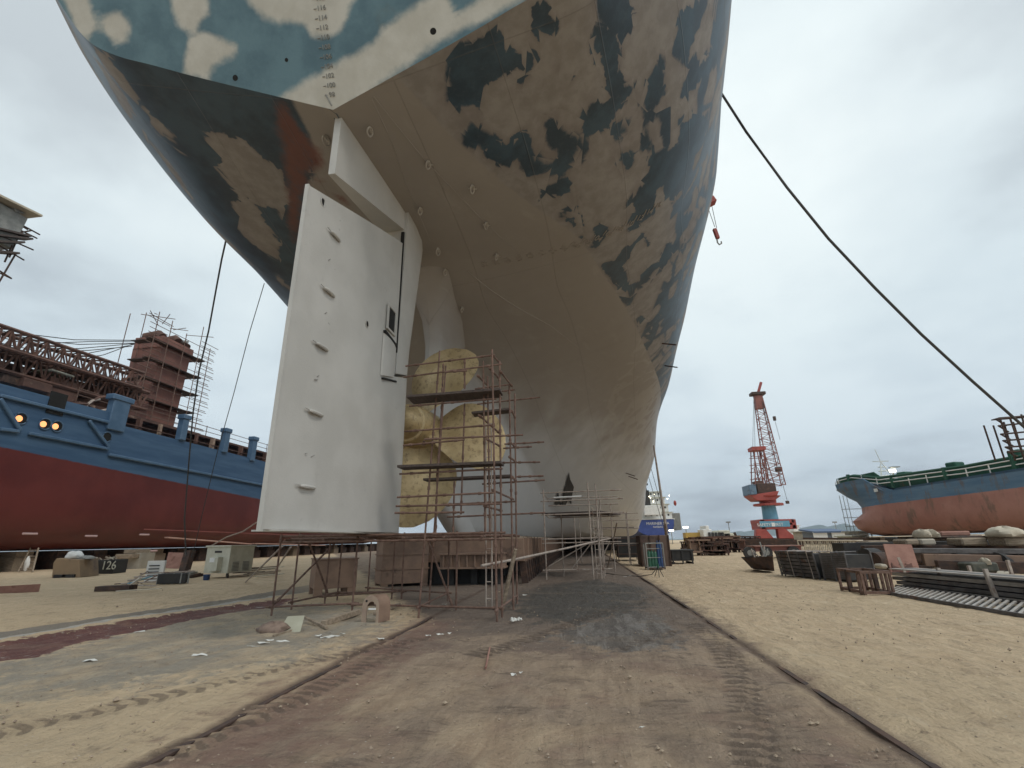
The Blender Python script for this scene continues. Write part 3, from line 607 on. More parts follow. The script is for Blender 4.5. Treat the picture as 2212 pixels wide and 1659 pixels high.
TRACKS=[gpoly([(1020,1420),(1150,1375),(1260,1335),(1370,1300),(1400,1290)]),gpoly([(1640,1800),(1632,1659),(1622,1560),(1600,1470),(1560,1400),(1500,1350)]),
 gpoly([(-40,1590),(180,1540),(420,1490),(620,1440),(900,1380)]),gpoly([(1330,1400),(1400,1380),(1450,1365)]),
 gpoly([(300,1659),(520,1560),(700,1480),(860,1400)])]
def build_ground():
    def ax(lo,hi,segs):
        a=[lo]
        for end,st in segs:
            while a[-1]<end-1e-6:a.append(min(a[-1]+st,end))
        return np.array(a)
    xs=ax(-3500,3500,[(-500,500),(-100,60),(-45,5),(-14,.4),(9,.085),(30,.5),(100,6),(500,60),(3500,500)])
    ys=ax(-200,3600,[(-20,30),(1.2,3),(17,.085),(40,.35),(100,4),(500,50),(3600,500)])
    X,Y=np.meshgrid(xs,ys);P=np.stack([X.ravel(),Y.ravel()],-1)
    ch=sdf(P,CHAN);e1,_,s1=pdist(P,CHTOP);e1=e1*s1;e2,_,s2=pdist(P,CHTOP2);e2=e2*s2
    sl=sdf(P,SLUDGE);st=sdf(P,STAIN);st2=sdf(P,STAIN2);rr=sdf(P,REDRAIL)
    td=np.full(len(P),9.);ts=np.zeros(len(P))
    for t in TRACKS:
        d,s_,g_=pdist(P,t);k=d<td;td[k]=d[k];ts[k]=s_[k]
    rs=np.random.RandomState(3)
    def vn(P,sc,seed):
        r=np.random.RandomState(seed).rand(64,64);q=P*sc;i=np.floor(q).astype(int);f=q-i;f=f*f*(3-2*f);a=r[i[:,0]%64,i[:,1]%64];b=r[(i[:,0]+1)%64,i[:,1]%64];c=r[i[:,0]%64,(i[:,1]+1)%64];d=r[(i[:,0]+1)%64,(i[:,1]+1)%64]
        return (a*(1-f[:,0])+b*f[:,0])*(1-f[:,1])+(c*(1-f[:,0])+d*f[:,0])*f[:,1]-.5
    near=np.clip((70-np.hypot(P[:,0],P[:,1]))/30,0,1)
    sgx=np.array([[.94,-.34],[.34,.94]]);PR=P@sgx
    h=.05*vn(P,.5,1)+.028*vn(PR*np.array([1,.45]),2.2,2)+.030*vn(P,4.5,4)+.022*vn(P,8,5)
    h-=.028*np.exp(-((P[:,0]-RAILR+.06)/.07)**2);h-=.018*np.exp(-((P[:,0]-RAILL)/.09)**2);h+=.03*np.exp(-((P[:,0]-RAILR-.32)/.16)**2)
    h-=.07*np.clip(ch*4,0,1);h+=.02*np.clip(sl*2,0,1)*vn(P,3,9)
    m=np.exp(-(td/.2)**2);h-=.02*m;h+=.024*m*np.sin(ts*34+np.abs(td)*16)
    h*=near
    nx=len(xs);ny=len(ys);v=np.column_stack([P,h])
    i,j=np.meshgrid(np.arange(ny-1),np.arange(nx-1),indexing='ij');a=(i*nx+j).ravel();q=np.column_stack([a,a+1,a+nx+1,a+nx])
    me=bpy.data.meshes.new('ground');me.vertices.add(len(v));me.vertices.foreach_set('co',v.ravel().astype(np.float32));me.loops.add(len(q)*4);me.loops.foreach_set('vertex_index',q.ravel());me.polygons.add(len(q));me.polygons.foreach_set('loop_start',np.arange(len(q))*4);me.polygons.foreach_set('loop_total',np.full(len(q),4));me.update();me.validate()
    me.polygons.foreach_set('use_smooth',[True]*len(q))
    for k,d in(('ch',ch),('e1',e1),('e2',e2),('sl',sl),('st',st),('st2',st2),('rr',rr),('td',td),('ts',ts)):attr(me,k,d)
    m,nt,b=newmat('yard_ground');g=G(nt);tcn=g.n('ShaderNodeTexCoord').outputs['Object'];se=g.n('ShaderNodeSeparateXYZ',{0:tcn});x,y=se.outputs[0],se.outputs[1]
    nf=g.noise(tcn,3.2,9,.68);nm=g.noise(tcn,.8,6,.6);nb=g.noise(tcn,.17,5,.55);ng=g.noise(tcn,26,5,.7)
    strk=g.noise(g.map(tcn,(1.8,.35,1)),2.0,7,.65,.6)
    def mk(a,w_,n=nf,amp=1.0):return g.ss(g.m('ADD',a,g.m('MULTIPLY',g.m('SUBTRACT',n,.5),amp*2.2)),-w_,w_)
    sand=g.mix(g.ss(strk,.35,.65),(.55,.41,.265),(.66,.51,.34));sand=g.mix(g.ss(nb,.4,.65),sand,(.56,.43,.28));sand=g.mix(g.ss(nf,.54,.68,0,.55),sand,(.33,.25,.17));sand=g.mix(g.ss(g.noise(g.map(tcn,(2.6,.5,1)),3.5,8,.72,.8),.52,.66,0,.55),sand,(.37,.285,.195));sand=g.mix(g.ss(g.noise(tcn,.9,7,.65),.55,.7,0,.5),sand,(.66,.545,.385))
    dirt=g.mix(g.ss(strk,.32,.68),(.25,.185,.135),(.38,.285,.205));dirt=g.mix(g.ss(nm,.5,.6,0,.8),dirt,(.25,.165,.125));dirt=g.mix(g.ss(g.noise(g.map(tcn,(.6,1.6,1)),3.0,8,.72,.8),.50,.64,0,.7),dirt,(.12,.085,.062));dirt=g.mix(g.ss(g.noise(tcn,1.7,8,.7),.54,.66,0,.6),dirt,(.37,.275,.20));dirt=g.mix(g.ss(g.noise(tcn,.55,6,.6,.5),.50,.68,0,.8),dirt,(.38,.28,.19))
    # under the ship and between the rails
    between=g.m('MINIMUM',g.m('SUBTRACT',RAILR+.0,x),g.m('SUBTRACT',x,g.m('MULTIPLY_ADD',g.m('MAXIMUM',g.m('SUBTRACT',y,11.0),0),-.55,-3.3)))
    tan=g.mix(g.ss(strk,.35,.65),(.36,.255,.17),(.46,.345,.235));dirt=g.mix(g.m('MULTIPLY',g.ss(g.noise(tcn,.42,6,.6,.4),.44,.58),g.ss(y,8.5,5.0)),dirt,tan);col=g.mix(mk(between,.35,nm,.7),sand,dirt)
    # darker towards the blocks
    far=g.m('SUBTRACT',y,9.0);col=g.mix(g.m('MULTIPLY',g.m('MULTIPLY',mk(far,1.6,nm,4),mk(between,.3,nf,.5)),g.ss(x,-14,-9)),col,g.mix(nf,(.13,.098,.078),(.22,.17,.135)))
    col=g.mix(g.m('MULTIPLY',mk(g.attr('rr'),.5,nf,1.0),.65),col,g.mix(nf,(.17,.085,.065),(.24,.13,.10)))
    col=g.mix(g.m('MULTIPLY',mk(g.attr('sl'),.5,nf,2.2),g.m('MULTIPLY',g.ss(strk,.3,.55,.6,.95),g.ss(g.noise(tcn,1.1,7,.7),.38,.58,.45,1))),col,g.mix(strk,(.20,.175,.14),(.39,.355,.295)))
    col=g.mix(g.m('MULTIPLY',g.m('MULTIPLY',mk(g.attr('e2'),.04,nf,.10),mk(g.m('MULTIPLY',g.attr('e1'),-1),.04,nf,.12)),g.ss(x,-3.2,-6.5)),col,g.mix(nf,(.20,.17,.14),(.30,.265,.22))) if False else col
    band=g.m('MULTIPLY',g.ss(g.m('ADD',g.attr('e1'),g.m('MULTIPLY',g.m('SUBTRACT',nf,.5),.15)),-.02,.06),g.ss(g.m('ADD',g.attr('e2'),g.m('MULTIPLY',g.m('SUBTRACT',nf,.5),.10)),.04,-.02))
    col=g.mix(g.m('MULTIPLY',band,g.ss(y,24,16)),col,g.mix(nf,(.19,.16,.13),(.29,.255,.21)))
    rim=g.m('ADD',g.m('ABSOLUTE',g.attr('e1')),g.m('MULTIPLY',g.m('SUBTRACT',nf,.5),.25))
    col=g.mix(g.m('MULTIPLY',g.ss(rim,.15,.07),g.ss(y,18,15)),col,(.46,.43,.39))
    chm=mk(g.attr('ch'),.04,nf,.45);col=g.mix(chm,col,g.mix(g.ss(nf,.4,.7),(.115,.035,.028),(.20,.075,.055)))
    col=g.mix(g.m('MULTIPLY',chm,g.ss(g.noise(tcn,2.3,8,.7),.60,.68)),col,(.36,.31,.28))
    s1=mk(g.attr('st'),.25,nf,1.6);col=g.mix(g.m('MULTIPLY',s1,.85),col,g.mix(strk,(.028,.028,.026),(.085,.078,.068)))
    s2=mk(g.attr('st2'),.2,nf,1.2);col=g.mix(g.m('MULTIPLY',s2,.75),col,g.mix(g.ss(strk,.42,.66),(.10,.092,.085),(.22,.205,.19)))
    trm=g.ss(g.attr('td'),.24,.14);wave=g.m('SINE',g.m('ADD',g.m('MULTIPLY',g.attr('ts'),34),g.m('MULTIPLY',g.attr('td'),16)))
    col=g.mix(g.m('MULTIPLY',trm,g.ss(wave,.4,-.4,.1,.6)),col,(.085,.06,.047))
    # faint looping tyre scuffs over the open sand
    wv=g.n('ShaderNodeTexWave',{'Vector':tcn,'Scale':.16,'Distortion':9.0,'Detail':3,'Detail Scale':.35},wave_type='RINGS').outputs[1]
    col=g.mix(g.m('MULTIPLY',g.ss(wv,.82,.97,0,.22),g.ss(nm,.4,.6)),col,(.30,.22,.15))
    crust=g.noise(tcn,7.5,9,.78,.4);col=g.mix(g.ss(crust,.56,.66,0,.6),col,(.12,.085,.062));col=g.mix(g.ss(crust,.42,.34,0,.35),col,(.60,.49,.37))
    # rust by the rails, grit and pebbles
    for xr,wd in((RAILR,.07),(RAILL,.05)):
        dd=g.m('ADD',g.m('ABSOLUTE',g.m('SUBTRACT',x,xr-.05)),g.m('MULTIPLY',g.m('SUBTRACT',nf,.5),.22));col=g.mix(g.ss(dd,wd+.08,wd-.07,0,.85),col,(.10,.062,.045))
    peb=g.n('ShaderNodeTexVoronoi',{'Vector':tcn,'Scale':9.0,'Randomness':1}).outputs[0]
    col=g.mix(g.m('MULTIPLY',g.ss(peb,.10,.05),g.ss(nm,.48,.6)),col,(.55,.50,.44))
    col=g.mix(g.ss(ng,.58,.75,0,.4),col,(.13,.09,.065));col=g.mix(g.ss(ng,.42,.28,0,.25),col,(.62,.53,.42))
    g.link(col,b.inputs['Base Color']);wet=g.m('MAXIMUM',g.m('MULTIPLY',s1,.5),g.m('MULTIPLY',chm,.45));wet=g.m('MAXIMUM',wet,g.m('MULTIPLY',s2,g.ss(strk,.45,.55,.1,.75)))
    g.link(g.m('SUBTRACT',.95,g.m('MULTIPLY',wet,.55)),b.inputs['Roughness'])
    hh=g.m('ADD',g.m('MULTIPLY',nf,1.0),g.m('ADD',g.m('MULTIPLY',ng,.22),g.m('MULTIPLY',strk,.6)))
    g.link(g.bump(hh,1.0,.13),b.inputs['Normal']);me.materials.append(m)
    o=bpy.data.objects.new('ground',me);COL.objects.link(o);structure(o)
build_ground()
# loose gravel as real stones
def gravel():
    rn=random.Random(11);m=MB()
    for k in range(1500):
        y=2.4+16*rn.random()**1.7;x=rn.uniform(-1.05,1.0)*(y*.95+1)
        r=rn.uniform(.006,.022)*(1.8 if rn.random()<.05 else 1)
        v=[(x+r*a*rn.uniform(.6,1.3),y+r*b_*rn.uniform(.6,1.3),.012+r*c*rn.uniform(.5,1)) for a,b_,c in((1,0,0),(-1,0,0),(0,1,0),(0,-1,0),(0,0,1),(0,0,-1))]
        m.add(v,[(0,2,4),(2,1,4),(1,3,4),(3,0,4),(2,0,5),(1,2,5),(3,1,5),(0,3,5)])
    o=m.build('gravel',pmat('gravel_stone',(.26,.20,.15),(.38,.30,.22),1.2,.9,0,0));o['kind']='stuff'
gravel()
# rails
def rail(x,y0,y1,label,name='dock_rail'):
    m=MB();pr=[(-.07,-.10),(.07,-.10),(.07,-.085),(.012,-.07),(.012,-.03),(.032,-.015),(.032,.004),(-.032,.004),(-.032,-.015),(-.012,-.03),(-.012,-.07),(-.07,-.085)]
    ys=np.linspace(y0,y1,40);v=[];n=len(pr)
    for y in ys:
        dz=(-.012 if x<0 else -.002)+.010*math.sin(y*.9+x)+.006*math.sin(y*2.3)
        for a,b_ in pr:v.append((x+a,y,b_+dz))
    f=[(i*n+j,i*n+(j+1)%n,(i+1)*n+(j+1)%n,(i+1)*n+j) for i in range(len(ys)-1) for j in range(n)]
    m.add(v,f);return tag(m.build(name,RUSTD),label,'rail')
rail(RAILR,-2,120,'rusty crane rail in a groove beside pale sand, running to the gas rack')
rail(RAILL,-2,11.5,'rusty rail half buried in red dirt, running under the propeller scaffold')
rail(13.2,36,150,'far rusty rail crossing pale sand beyond the black bin')
# sea and hills on the horizon
sea=MB().add([(-3500,330,.25),(3500,330,.25),(3500,3600,.25),(-3500,3600,.25)],[(0,1,2,3)]).build('sea',pmat('sea_water',(.10,.15,.19),(.14,.19,.23),.02,.3,0,.1));structure(sea)
def hills(name,y,x0,x1,h,seed,c):
    rn=random.Random(seed);m=MB();n=70;v=[]
    ph=[(rn.uniform(2,26),rn.uniform(0,6),rn.uniform(.2,1)) for _ in range(9)]
    for i in range(n+1):
        t=i/n;x=x0+(x1-x0)*t;e=math.sin(math.pi*t)**.6;z=h*e*(.55+.25*sum(a*math.sin(f_*t*3+p) for f_,p,a in ph)/3)
        v+=[(x,y-150,-2),(x,y,max(z,0)),(x,y+400,max(z*.6,0)),(x,y+700,-2)]
    m.add(v,[(4*i+j,4*i+j+4,4*i+j+5,4*i+j+1) for i in range(n) for j in range(3)])
    structure(m.build(name,pmat(name+'_slope',c,c,.01,1,0,0),smooth=True))
hills('hills',3000,700,2300,80,4,(.10,.14,.15));hills('hills',3200,1500,2900,105,8,(.10,.14,.15))
# ---------------------------------------------------------------- blue and red ship on the left
def V3(p):return Vector(p)
def lerp(a,b,t):return Vector(a)*(1-t)+Vector(b)*t
def split_mat(name,zb,slope,y0,lo1,lo2,hi1,hi2,grime,amt=.6,rough=.5,bottom=None):
    m,nt,b=newmat(name);g=G(nt);tcn=g.n('ShaderNodeTexCoord').outputs['Object'];s=g.n('ShaderNodeSeparateXYZ',{0:tcn});n1=g.noise(tcn,.25,6,.6);st=g.noise(g.map(tcn,(.25,.25,2.2)),.8,6,.6)
    lo=g.mix(g.ss(n1,.35,.65),lo1,lo2);hi=g.mix(g.ss(st,.35,.65),hi1,hi2)
    e=g.m('ADD',g.m('SUBTRACT',s.outputs[2],zb),g.m('MULTIPLY',g.m('SUBTRACT',s.outputs[1],y0),-slope))
    c=g.mix(g.ss(g.m('ADD',e,g.m('MULTIPLY',g.m('SUBTRACT',g.noise(tcn,2,4),.5),.12)),-.03,.03),lo,hi)
    c=g.mix(g.ss(g.noise(g.map(tcn,(1,1,.35)),.9,8,.7),amt,amt+.14,0,.7),c,grime)
    if bottom is not None:c=g.mix(g.ss(g.m('ADD',s.outputs[2],g.m('MULTIPLY',g.noise(tcn,.5,5),1.2)),bottom+.9,bottom,0,.85),c,grime)
    g.link(c,b.inputs['Base Color']);b.inputs['Roughness'].default_value=rough
    g.link(g.bump(g.m('ADD',g.noise(g.map(tcn,(1,.3,1)),.9,3),g.m('MULTIPLY',g.noise(tcn,8,4),.2)),.35,.05),b.inputs['Normal']);return m
LHULL=split_mat('blue_over_red',8.84,-.0466,29.3,(.105,.021,.02),(.145,.032,.028),(.045,.098,.185),(.07,.135,.23),(.07,.02,.02),.66,.42)
BLUEP=pmat('blue_hull_paint',(.06,.12,.205),(.085,.155,.25),1,.5,0,.1,(.12,.12,.13),.62,1)
RUSTH=pmat('rusty_deck_steel',(.085,.045,.035),(.16,.085,.065),.8,.85,.1,.25,(.28,.20,.15),.60,.7)
ls=thing('cargo_ship','blue and dark red ship with rusty deck gear, left of the rudder','ship',(-42,55,1.5))
XL=-42.0
pts=[AX(-160,790,XL),AX(0,828,XL),AX(115,859,XL),AX(250,893,XL)]
ty=[p[1] for p in pts];tz=[p[2] for p in pts]
pl=[AX(283,924,XL),AX(431,963,XL),AX(575,998,XL)]
sl_=(pl[2][2]-pl[0][2])/(pl[2][1]-pl[0][1])
yq=sorted(set([6,12,18]+[round(v,2) for v in np.arange(24,122,2.0)]+[ty[3],ty[3]+.02,pl[0][1]]))
def topz(y):
    if y<=ty[3]:return float(np.interp(y,[6]+ty,[tz[0]]+tz))
    return pl[0][2]+sl_*(y-pl[0][1])
m=MB();v=[];prof=[(0,None),(0,9),(0,6),(-.02,4.4),(-.25,3.2),(-.8,2.3),(-1.8,1.75),(-3.2,1.55),(-20,1.5)]
for y in yq:
    k=max(0,(y-96)/24);tp_=topz(y);inw=-10*k**1.8
    for dx,z in prof:
        zz=tp_ if z is None else z
        fl=inw*(1.5-.5*zz/13)*(1 if dx>-15 else .0)
        v.append((XL+min(0,dx+fl),y,zz))
n=len(prof);f=[(i*n+j,i*n+j+1,(i+1)*n+j+1,(i+1)*n+j) for i in range(len(yq)-1) for j in range(n-1)]
v+=[(XL-20,y,1.5) for y in yq[:1]];m.add(v,f)
# inner face of the bulwark, far side and deck give it a body
m2=[]
for i,y in enumerate(yq):m2+=[(v[i*n][0]-.25,y,v[i*n][2]),(v[i*n][0]-.25,y,11.2),(XL-20,y,11.2),(XL-20,y,1.5)]
f2=[(i*4+j,i*4+4+j,i*4+5+j,i*4+1+j) for i in range(len(yq)-1) for j in range(3)]
m.add(m2,f2);o0=len(v);m.f+=[(i*n,(i+1)*n,o0+(i+1)*4,o0+i*4) for i in range(len(yq)-1)];m.mi+=[0]*(len(yq)-1)
m.build('hull',LHULL,ls,True)
for a,b in (((0,854),(242,914)),((0,927),(42,932)),((62,936),(235,970)),((235,982),(590,1052)),((0,861),(44,930)),((192,908),(235,966))):
    A_=V3(AX(*a,XL+.12));B_=V3(AX(*b,XL+.12));MB().bar(A_,B_,.26,.24,up=(1,0,0)).build('rubbing_strip',BLUEP,ls,bevel=.05)
for px,py in((262,885),(400,924),(490,950),(549,968)):
    big=px==262;h=.085*1 if big else 1
    t=V3(AX(px,py-(28 if big else 27 if px<450 else 24),XL-.1));bo=V3(AX(px,py+(50 if big else 30),XL-.1));w_=2.1 if big else 1.0
    m=MB();m.box(((t.x+bo.x)/2,t.y,(t.z+bo.z)/2),(.7,w_*.8,t.z-bo.z));m.box((t.x,t.y,t.z-.25),(.9,w_*1.05,.5));m.build('fairlead_post',BLUEP,ls,bevel=.06)
for px,py,lit in((45,904,1),(97,916,1),(123,921,1),(231,944,0)):
    c=V3(AX(px,py,XL+.02));MB().tube([c+Vector((-.2,0,0)),c+Vector((.02,0,0))],.42,20).build('porthole',DARKIN,ls)
    r=[c+Vector((.03,.44*math.cos(a*.3),.44*math.sin(a*.3))) for a in range(22)];MB().tube(r,.05,6).build('porthole_rim',BLUEP,ls,True)
    if lit:MB().tube([c+Vector((.03,-.14,-.04)),c+Vector((.05,-.14,-.04))],.24,16).build('deck_light',PORTL,ls)
c=V3(AX(123,872,XL+.02));MB().box((c.x,c.y,c.z),(.12,1.3,1.8)).build('side_door',DARKIN,ls)
# rusty gear on deck
def boxp(px0,py0,px1,py1,X,dx,mat,name,par,**k):
    a=AX(px0,py0,X);b=AX(px1,py1,X);m=MB();m.box((X-dx/2,(a[1]+b[1])/2,(a[2]+b[2])/2),(dx,abs(b[1]-a[1]),abs(a[2]-b[2])),**k);return m.build(name,mat,par,bevel=.04)
y0,y1=pl[0][1]-3,118
hz=topz(60)
m=MB();m.box((XL-4.5,(y0+y1)/2,12.7),(1.2,y1-y0,3.0));m.build('hatch_coaming',RUSTH,ls)
m=MB();m.bar((XL-3.6,y0,14.35),(XL-3.6,y1,14.35),1.6,.25);m.build('walkway',RUSTH,ls)
for k in range(26):
    y=y0+1+k*2.6;MB().bar((XL-2.6,y,11.2),(XL-2.6,y,14.3),.28 if k%2 else .5,.3).build('stanchion',RUSTH if k%3 else pmat('pale_stanchion',(.3,.2,.15),(.4,.28,.2)),ls)
for zz in(12.6,13.4):MB().bar((XL-2.3,y0,zz),(XL-2.3,y1,zz),.08).build('deck_rail',RUSTH,ls)
for zz in(15.1,15.7):MB().bar((XL-3.2,y0,zz),(XL-3.2,y1,zz),.06).build('deck_rail',RUST,ls)
for k in range(18):MB().bar((XL-3.2,y0+k*4,14.4),(XL-3.2,y0+k*4,15.8),.06).build('rail_post',RUST,ls)
def lattice(a,b,w_,h_,nb,r,mats,name,par,taper=0):
    a=V3(a);b=V3(b);d=(b-a);x=d.cross(Vector((0,0,1))).normalized();z=x.cross(d.normalized());m=MB()
    def P(i,s,t):
        k=1-taper*(i/nb);return a+d*(i/nb)+x*(s*w_/2*k)+z*(t*h_/2*k)
    for s,t in((-1,-1),(1,-1),(1,1),(-1,1)):m.tube([P(0,s,t),P(nb,s,t)],r,6)
    for i in range(nb):
        for t in(-1,1):m.tube([P(i,-1 if i%2 else 1,t),P(i+1,1 if i%2 else -1,t)],r*.55,4)
        for s in(-1,1):m.tube([P(i,s,-1 if i%2 else 1),P(i+1,s,1 if i%2 else -1)],r*.55,4)
        for s in(-1,1):m.tube([P(i,s,-1),P(i,s,1)],r*.5,4)
    return m.build(name,mats,par)
lattice(AX(-90,706,-46),AX(292,824,-46),1.8,1.7,22,.16,RUSTH,'crane_jib',ls)
lattice(AX(-90,755,-47),AX(300,868,-47),2.0,1.9,20,.2,RUSTH,'crane_jib',ls)
MB().bar(AX(-90,732,-47.5),AX(300,846,-47.5),1.2,.9).build('jib_walkway',RUSTD,ls)
MB().bar(AX(-90,800,-49),AX(260,880,-49),2.5,2.6).build('hatch_cover',RUSTH,ls)
boxp(112,812,160,880,-46,3,RUSTH,'winch_house',ls);boxp(55,815,110,850,-45.5,2,RUSTH,'winch_house',ls);boxp(10,805,45,835,-46,2.5,RUSTD,'winch_house',ls)
boxp(112,800,162,812,-45.6,3.4,CREAM,'house_roof',ls)
for k,(a,b) in enumerate((((180,880),(230,857)),((170,890),(215,862)),((150,872),(205,885)),((205,890),(245,893)))):
    MB().tube([AX(*a,-44.2),lerp(AX(*a,-44.2),AX(*b,-44.2),.6)+Vector((0,0,.3)),AX(*b,-44.2)],.14,6).build('deck_pipe',PIPE if k%2 else RUSTH,ls)
# bilge keel and anodes
for a,b in(((360,1161),(540,1175)),((548,1174),(700,1178))):
    A_=V3(AX(*a,XL+.25));B_=V3(AX(*b,XL+.25));MB().bar(A_,B_,.12,.5,up=(1,0,0)).build('bilge_keel',pmat('worn_keel_edge',(.42,.25,.21),(.5,.33,.28),3,.7),ls)
MB().bar(AX(310,1143,XL+.05),AX(700,1158,XL+.05),.06,.08).build('weld_line',pmat('faded_red',(.25,.08,.07),(.3,.1,.09)),ls)
for px,py in((65,1153),(197,1158),(312,1155),(330,1190)):
    c=AX(px,py,XL+.1);MB().box(c,(.12,1.1,.16)).build('hull_anode',pmat('pinkish_anode',(.45,.3,.3),(.5,.36,.36)),ls,bevel=.04)
for k in range(30):
    y=22+k*3.2
    m=MB();m.box((-47,y,.5),(6,1.6,1.0));m.box((-47,y,1.22),(5.6,1.3,.5));o=m.build('keel_block',RUSTD if k%4 else WOOD);tag(o,'timber and concrete block in the row under the blue and red ship','keel block','blocks under the blue and red ship')
m=MB();m.box((-54,66,.72),(.6,110,1.45));tag(m.build('shade_wall',BLACK),'long black wall added to stand for the shade under the blue and red ship','shade wall')  # black wall added in place of the shadow below the left ship
# scaffolded tower on deck
tw=thing('ship_tower','rusty reddish tower wrapped in scaffolding on the deck of the blue ship','tower',(-50,50,12))
m=MB();m.box((-51.5,50,19.2),(3.6,4.0,11.6),tap=1.12);m.box((-51.4,50.1,25.6),(3.9,4.9,1.5));m.build('shaft',pmat('tower_red_oxide',(.17,.075,.06),(.24,.11,.085),.6,.85,0,.2,(.09,.045,.04),.6,.8),tw,bevel=.05)
for y,z in((48.2,26.6),(50.6,27.0),(52.0,26.8)):
    m=MB();m.tube([(-52.5,y,26),(-52.5,y,z),(-50.6,y,z+.2),(-50.2,y,z-.2)],.55,12);m.build('vent_pipe',RUSTH,tw,True)
sc_=thing('scaffold','thin pole scaffolding with dark plank rings round the rusty tower','scaffold',(-50,50,12))
for k,z in enumerate((13.2,15.6,18.0,20.4,22.8,25.2)):
    m=MB();e=.9+.15*(k%2)
    m.bar((-49.2,46.6-e,z),(-49.2,53.2+e*.6,z-.05),1.0,.1);m.bar((-52,46.9-e*.4,z),(-48.8,46.9-e*.4,z),1.0,.1,up=(0,0,1));m.bar((-52,53.2,z),(-48.8,53.2,z),1.0,.1)
    m.build('plank_ring',RUSTD,sc_)
rn=random.Random(9)
for x in(-48.6,-52.6):
    for y in(45.6,47.6,50,52.4,54.2):MB().tube([(x,y,12),(x,y,28.4+rn.uniform(-1.2,1.6))],.05,5).build('standard',RUST,sc_)
for k in range(24):
    z=13.6+k*.6;e=rn.uniform(.2,1.2);MB().tube([(-48.6,45.2-e,z),(-48.6,47.4 if k%2 else 54.8+e,z)],.04,5).build('ledger',RUST,sc_)
    MB().tube([(-48.6,52.6,z+.2),(-48.6,54.6+e,z+.2)],.04,5).build('ledger',RUST,sc_)
for k in range(8):
    y=46+rn.random()*7;MB().tube([(-50+rn.uniform(-2,1.4),y,28.2+rn.random()),(-50+rn.uniform(-2,1.4),y+rn.uniform(1,3.5),28.2+rn.random()*1.4)],.045,5).build('ledger',RUST,sc_)
MB().box(AX(398,738,-50),(.5,.9,.25),rx=.3).build('flood_lamp',GREY,sc_)
# high scaffold and white cabin at the left edge of the yard
hs=thing('scaffold','dark plank scaffold round a grey cabin high at the left edge','scaffold',(-52,34,12))
def AXc(a,b,x=-48):return V3(AX(a,b,x))
for a,b,w_ in(((-80,478),(58,511),1.0),((-80,500),(62,517),1.0),((-80,520),(38,525),1.6),((-60,538),(33,548),1.0)):
    MB().bar(AXc(*a),AXc(*b),w_,.16).build('plank',BOARD,hs)
for a,b in(((-60,428),(86,507)),((-60,446),(80,515)),((-20,500),(72,540)),((-20,520),(52,562)),((0,590),(25,602)),((-40,560),(24,601)),((34,548),(-20,640)),((12,468),(60,496)),((68,498),(30,505)),((45,498),(20,556)),((26,530),(10,566))):
    MB().tube([AXc(*a),AXc(*b)],.07,5).build('pole',RUSTD,hs)
cb=thing('crane_cabin','grey cabin with a tan overhanging roof at the far left edge','cabin',tuple(AXc(-20,470)))
p=AXc(-25,468);MB().box((p.x-1.5,p.y,p.z),(3,4.6,3.4),tap=1.1).build('cabin',GREY,cb,bevel=.08)
p=AXc(-20,425);MB().box((p.x-1,p.y,p.z),(4,6.5,.18),rx=.12).build('roof',pmat('tan_panel',(.40,.34,.25),(.48,.42,.31)),cb)
p=AXc(38,452);MB().box(p,(.5,.9,.6),rx=.5).build('flood_lamp',GREY,cb)
for k,pp in enumerate(([(-60,688),(60,722),(160,734),(292,735)],[(-60,694),(90,742),(190,738),(292,737)],[(-60,705),(80,735),(170,744),(292,741)],[(-60,712),(90,752),(170,753),(292,742)],[(-60,728),(90,760),(190,757),(285,748)],[(120,762),(180,765),(290,744)],[(150,772),(220,768),(290,742)])):
    q=[AX(a,b,-50) for a,b in pp];P_=[];n_=len(q)
    A_=np.array(q)
    t=np.linspace(0,n_-1,16);P_=[tuple(np.interp(tt,range(n_),A_[:,i]) for i in range(3)) for tt in t]
    tag(MB().tube(P_,.045,5).build('cable',ROPE),'thin dark cable sagging from the scaffolded tower to the left','cable','cables strung from the scaffolded tower')
# ---------------------------------------------------------------- scaffolds at the propeller
def pole(a,b,r=.024,joints=(),n=8):
    a=V3(a);b=V3(b);pts=[a];rs=[r];ln=(b-a).length
    for j in sorted(joints):
        for o_,k in((-.045,1),(-.04,1.5),(.04,1.5),(.045,1)):
            pts.append(a+(b-a)*min(max(j+o_/ln,0),1));rs.append(r*k)
    pts.append(b);rs.append(r);return MB().tube(pts,rs,n)
ps=thing('scaffold','tall rusty tube scaffold in front of the bronze propeller','scaffold',(-2,12,0))
low=thing('scaffold','low tube scaffold stage standing under the rudder','scaffold',(-4.5,12,0))
rn=random.Random(21)
def zpole(px,py,ztop,par,topx=None,nm='standard',r=.024):
    b=V3(AZ(px,py,0));t=Vector((b.x,b.y,ztop))
    if topx is not None:
        t=V3(AY(topx[0],topx[1],b.y))
    ln=(t-b).length;pole(b+Vector((0,0,-.03)),t,r,[j/ln for j in np.arange(.18,ln,1.35 if ln>3 else .8)]).build(nm,RUST,par,True);return b,t
for px,py,top in((1073.5,1341,(1063,755)),(1084.6,1331,(1079,779)),(1109,1315,(1100,832)),(1117,1306,(1112,850)),(904,1332,(950,758)),(926,1313,(963,790))):zpole(px,py,0,ps,top)
def C4(x,y):return ((940+x/3.318)/1.1573,(840+y/3.318)/1.1573)
YF,YB=11.4,13.9
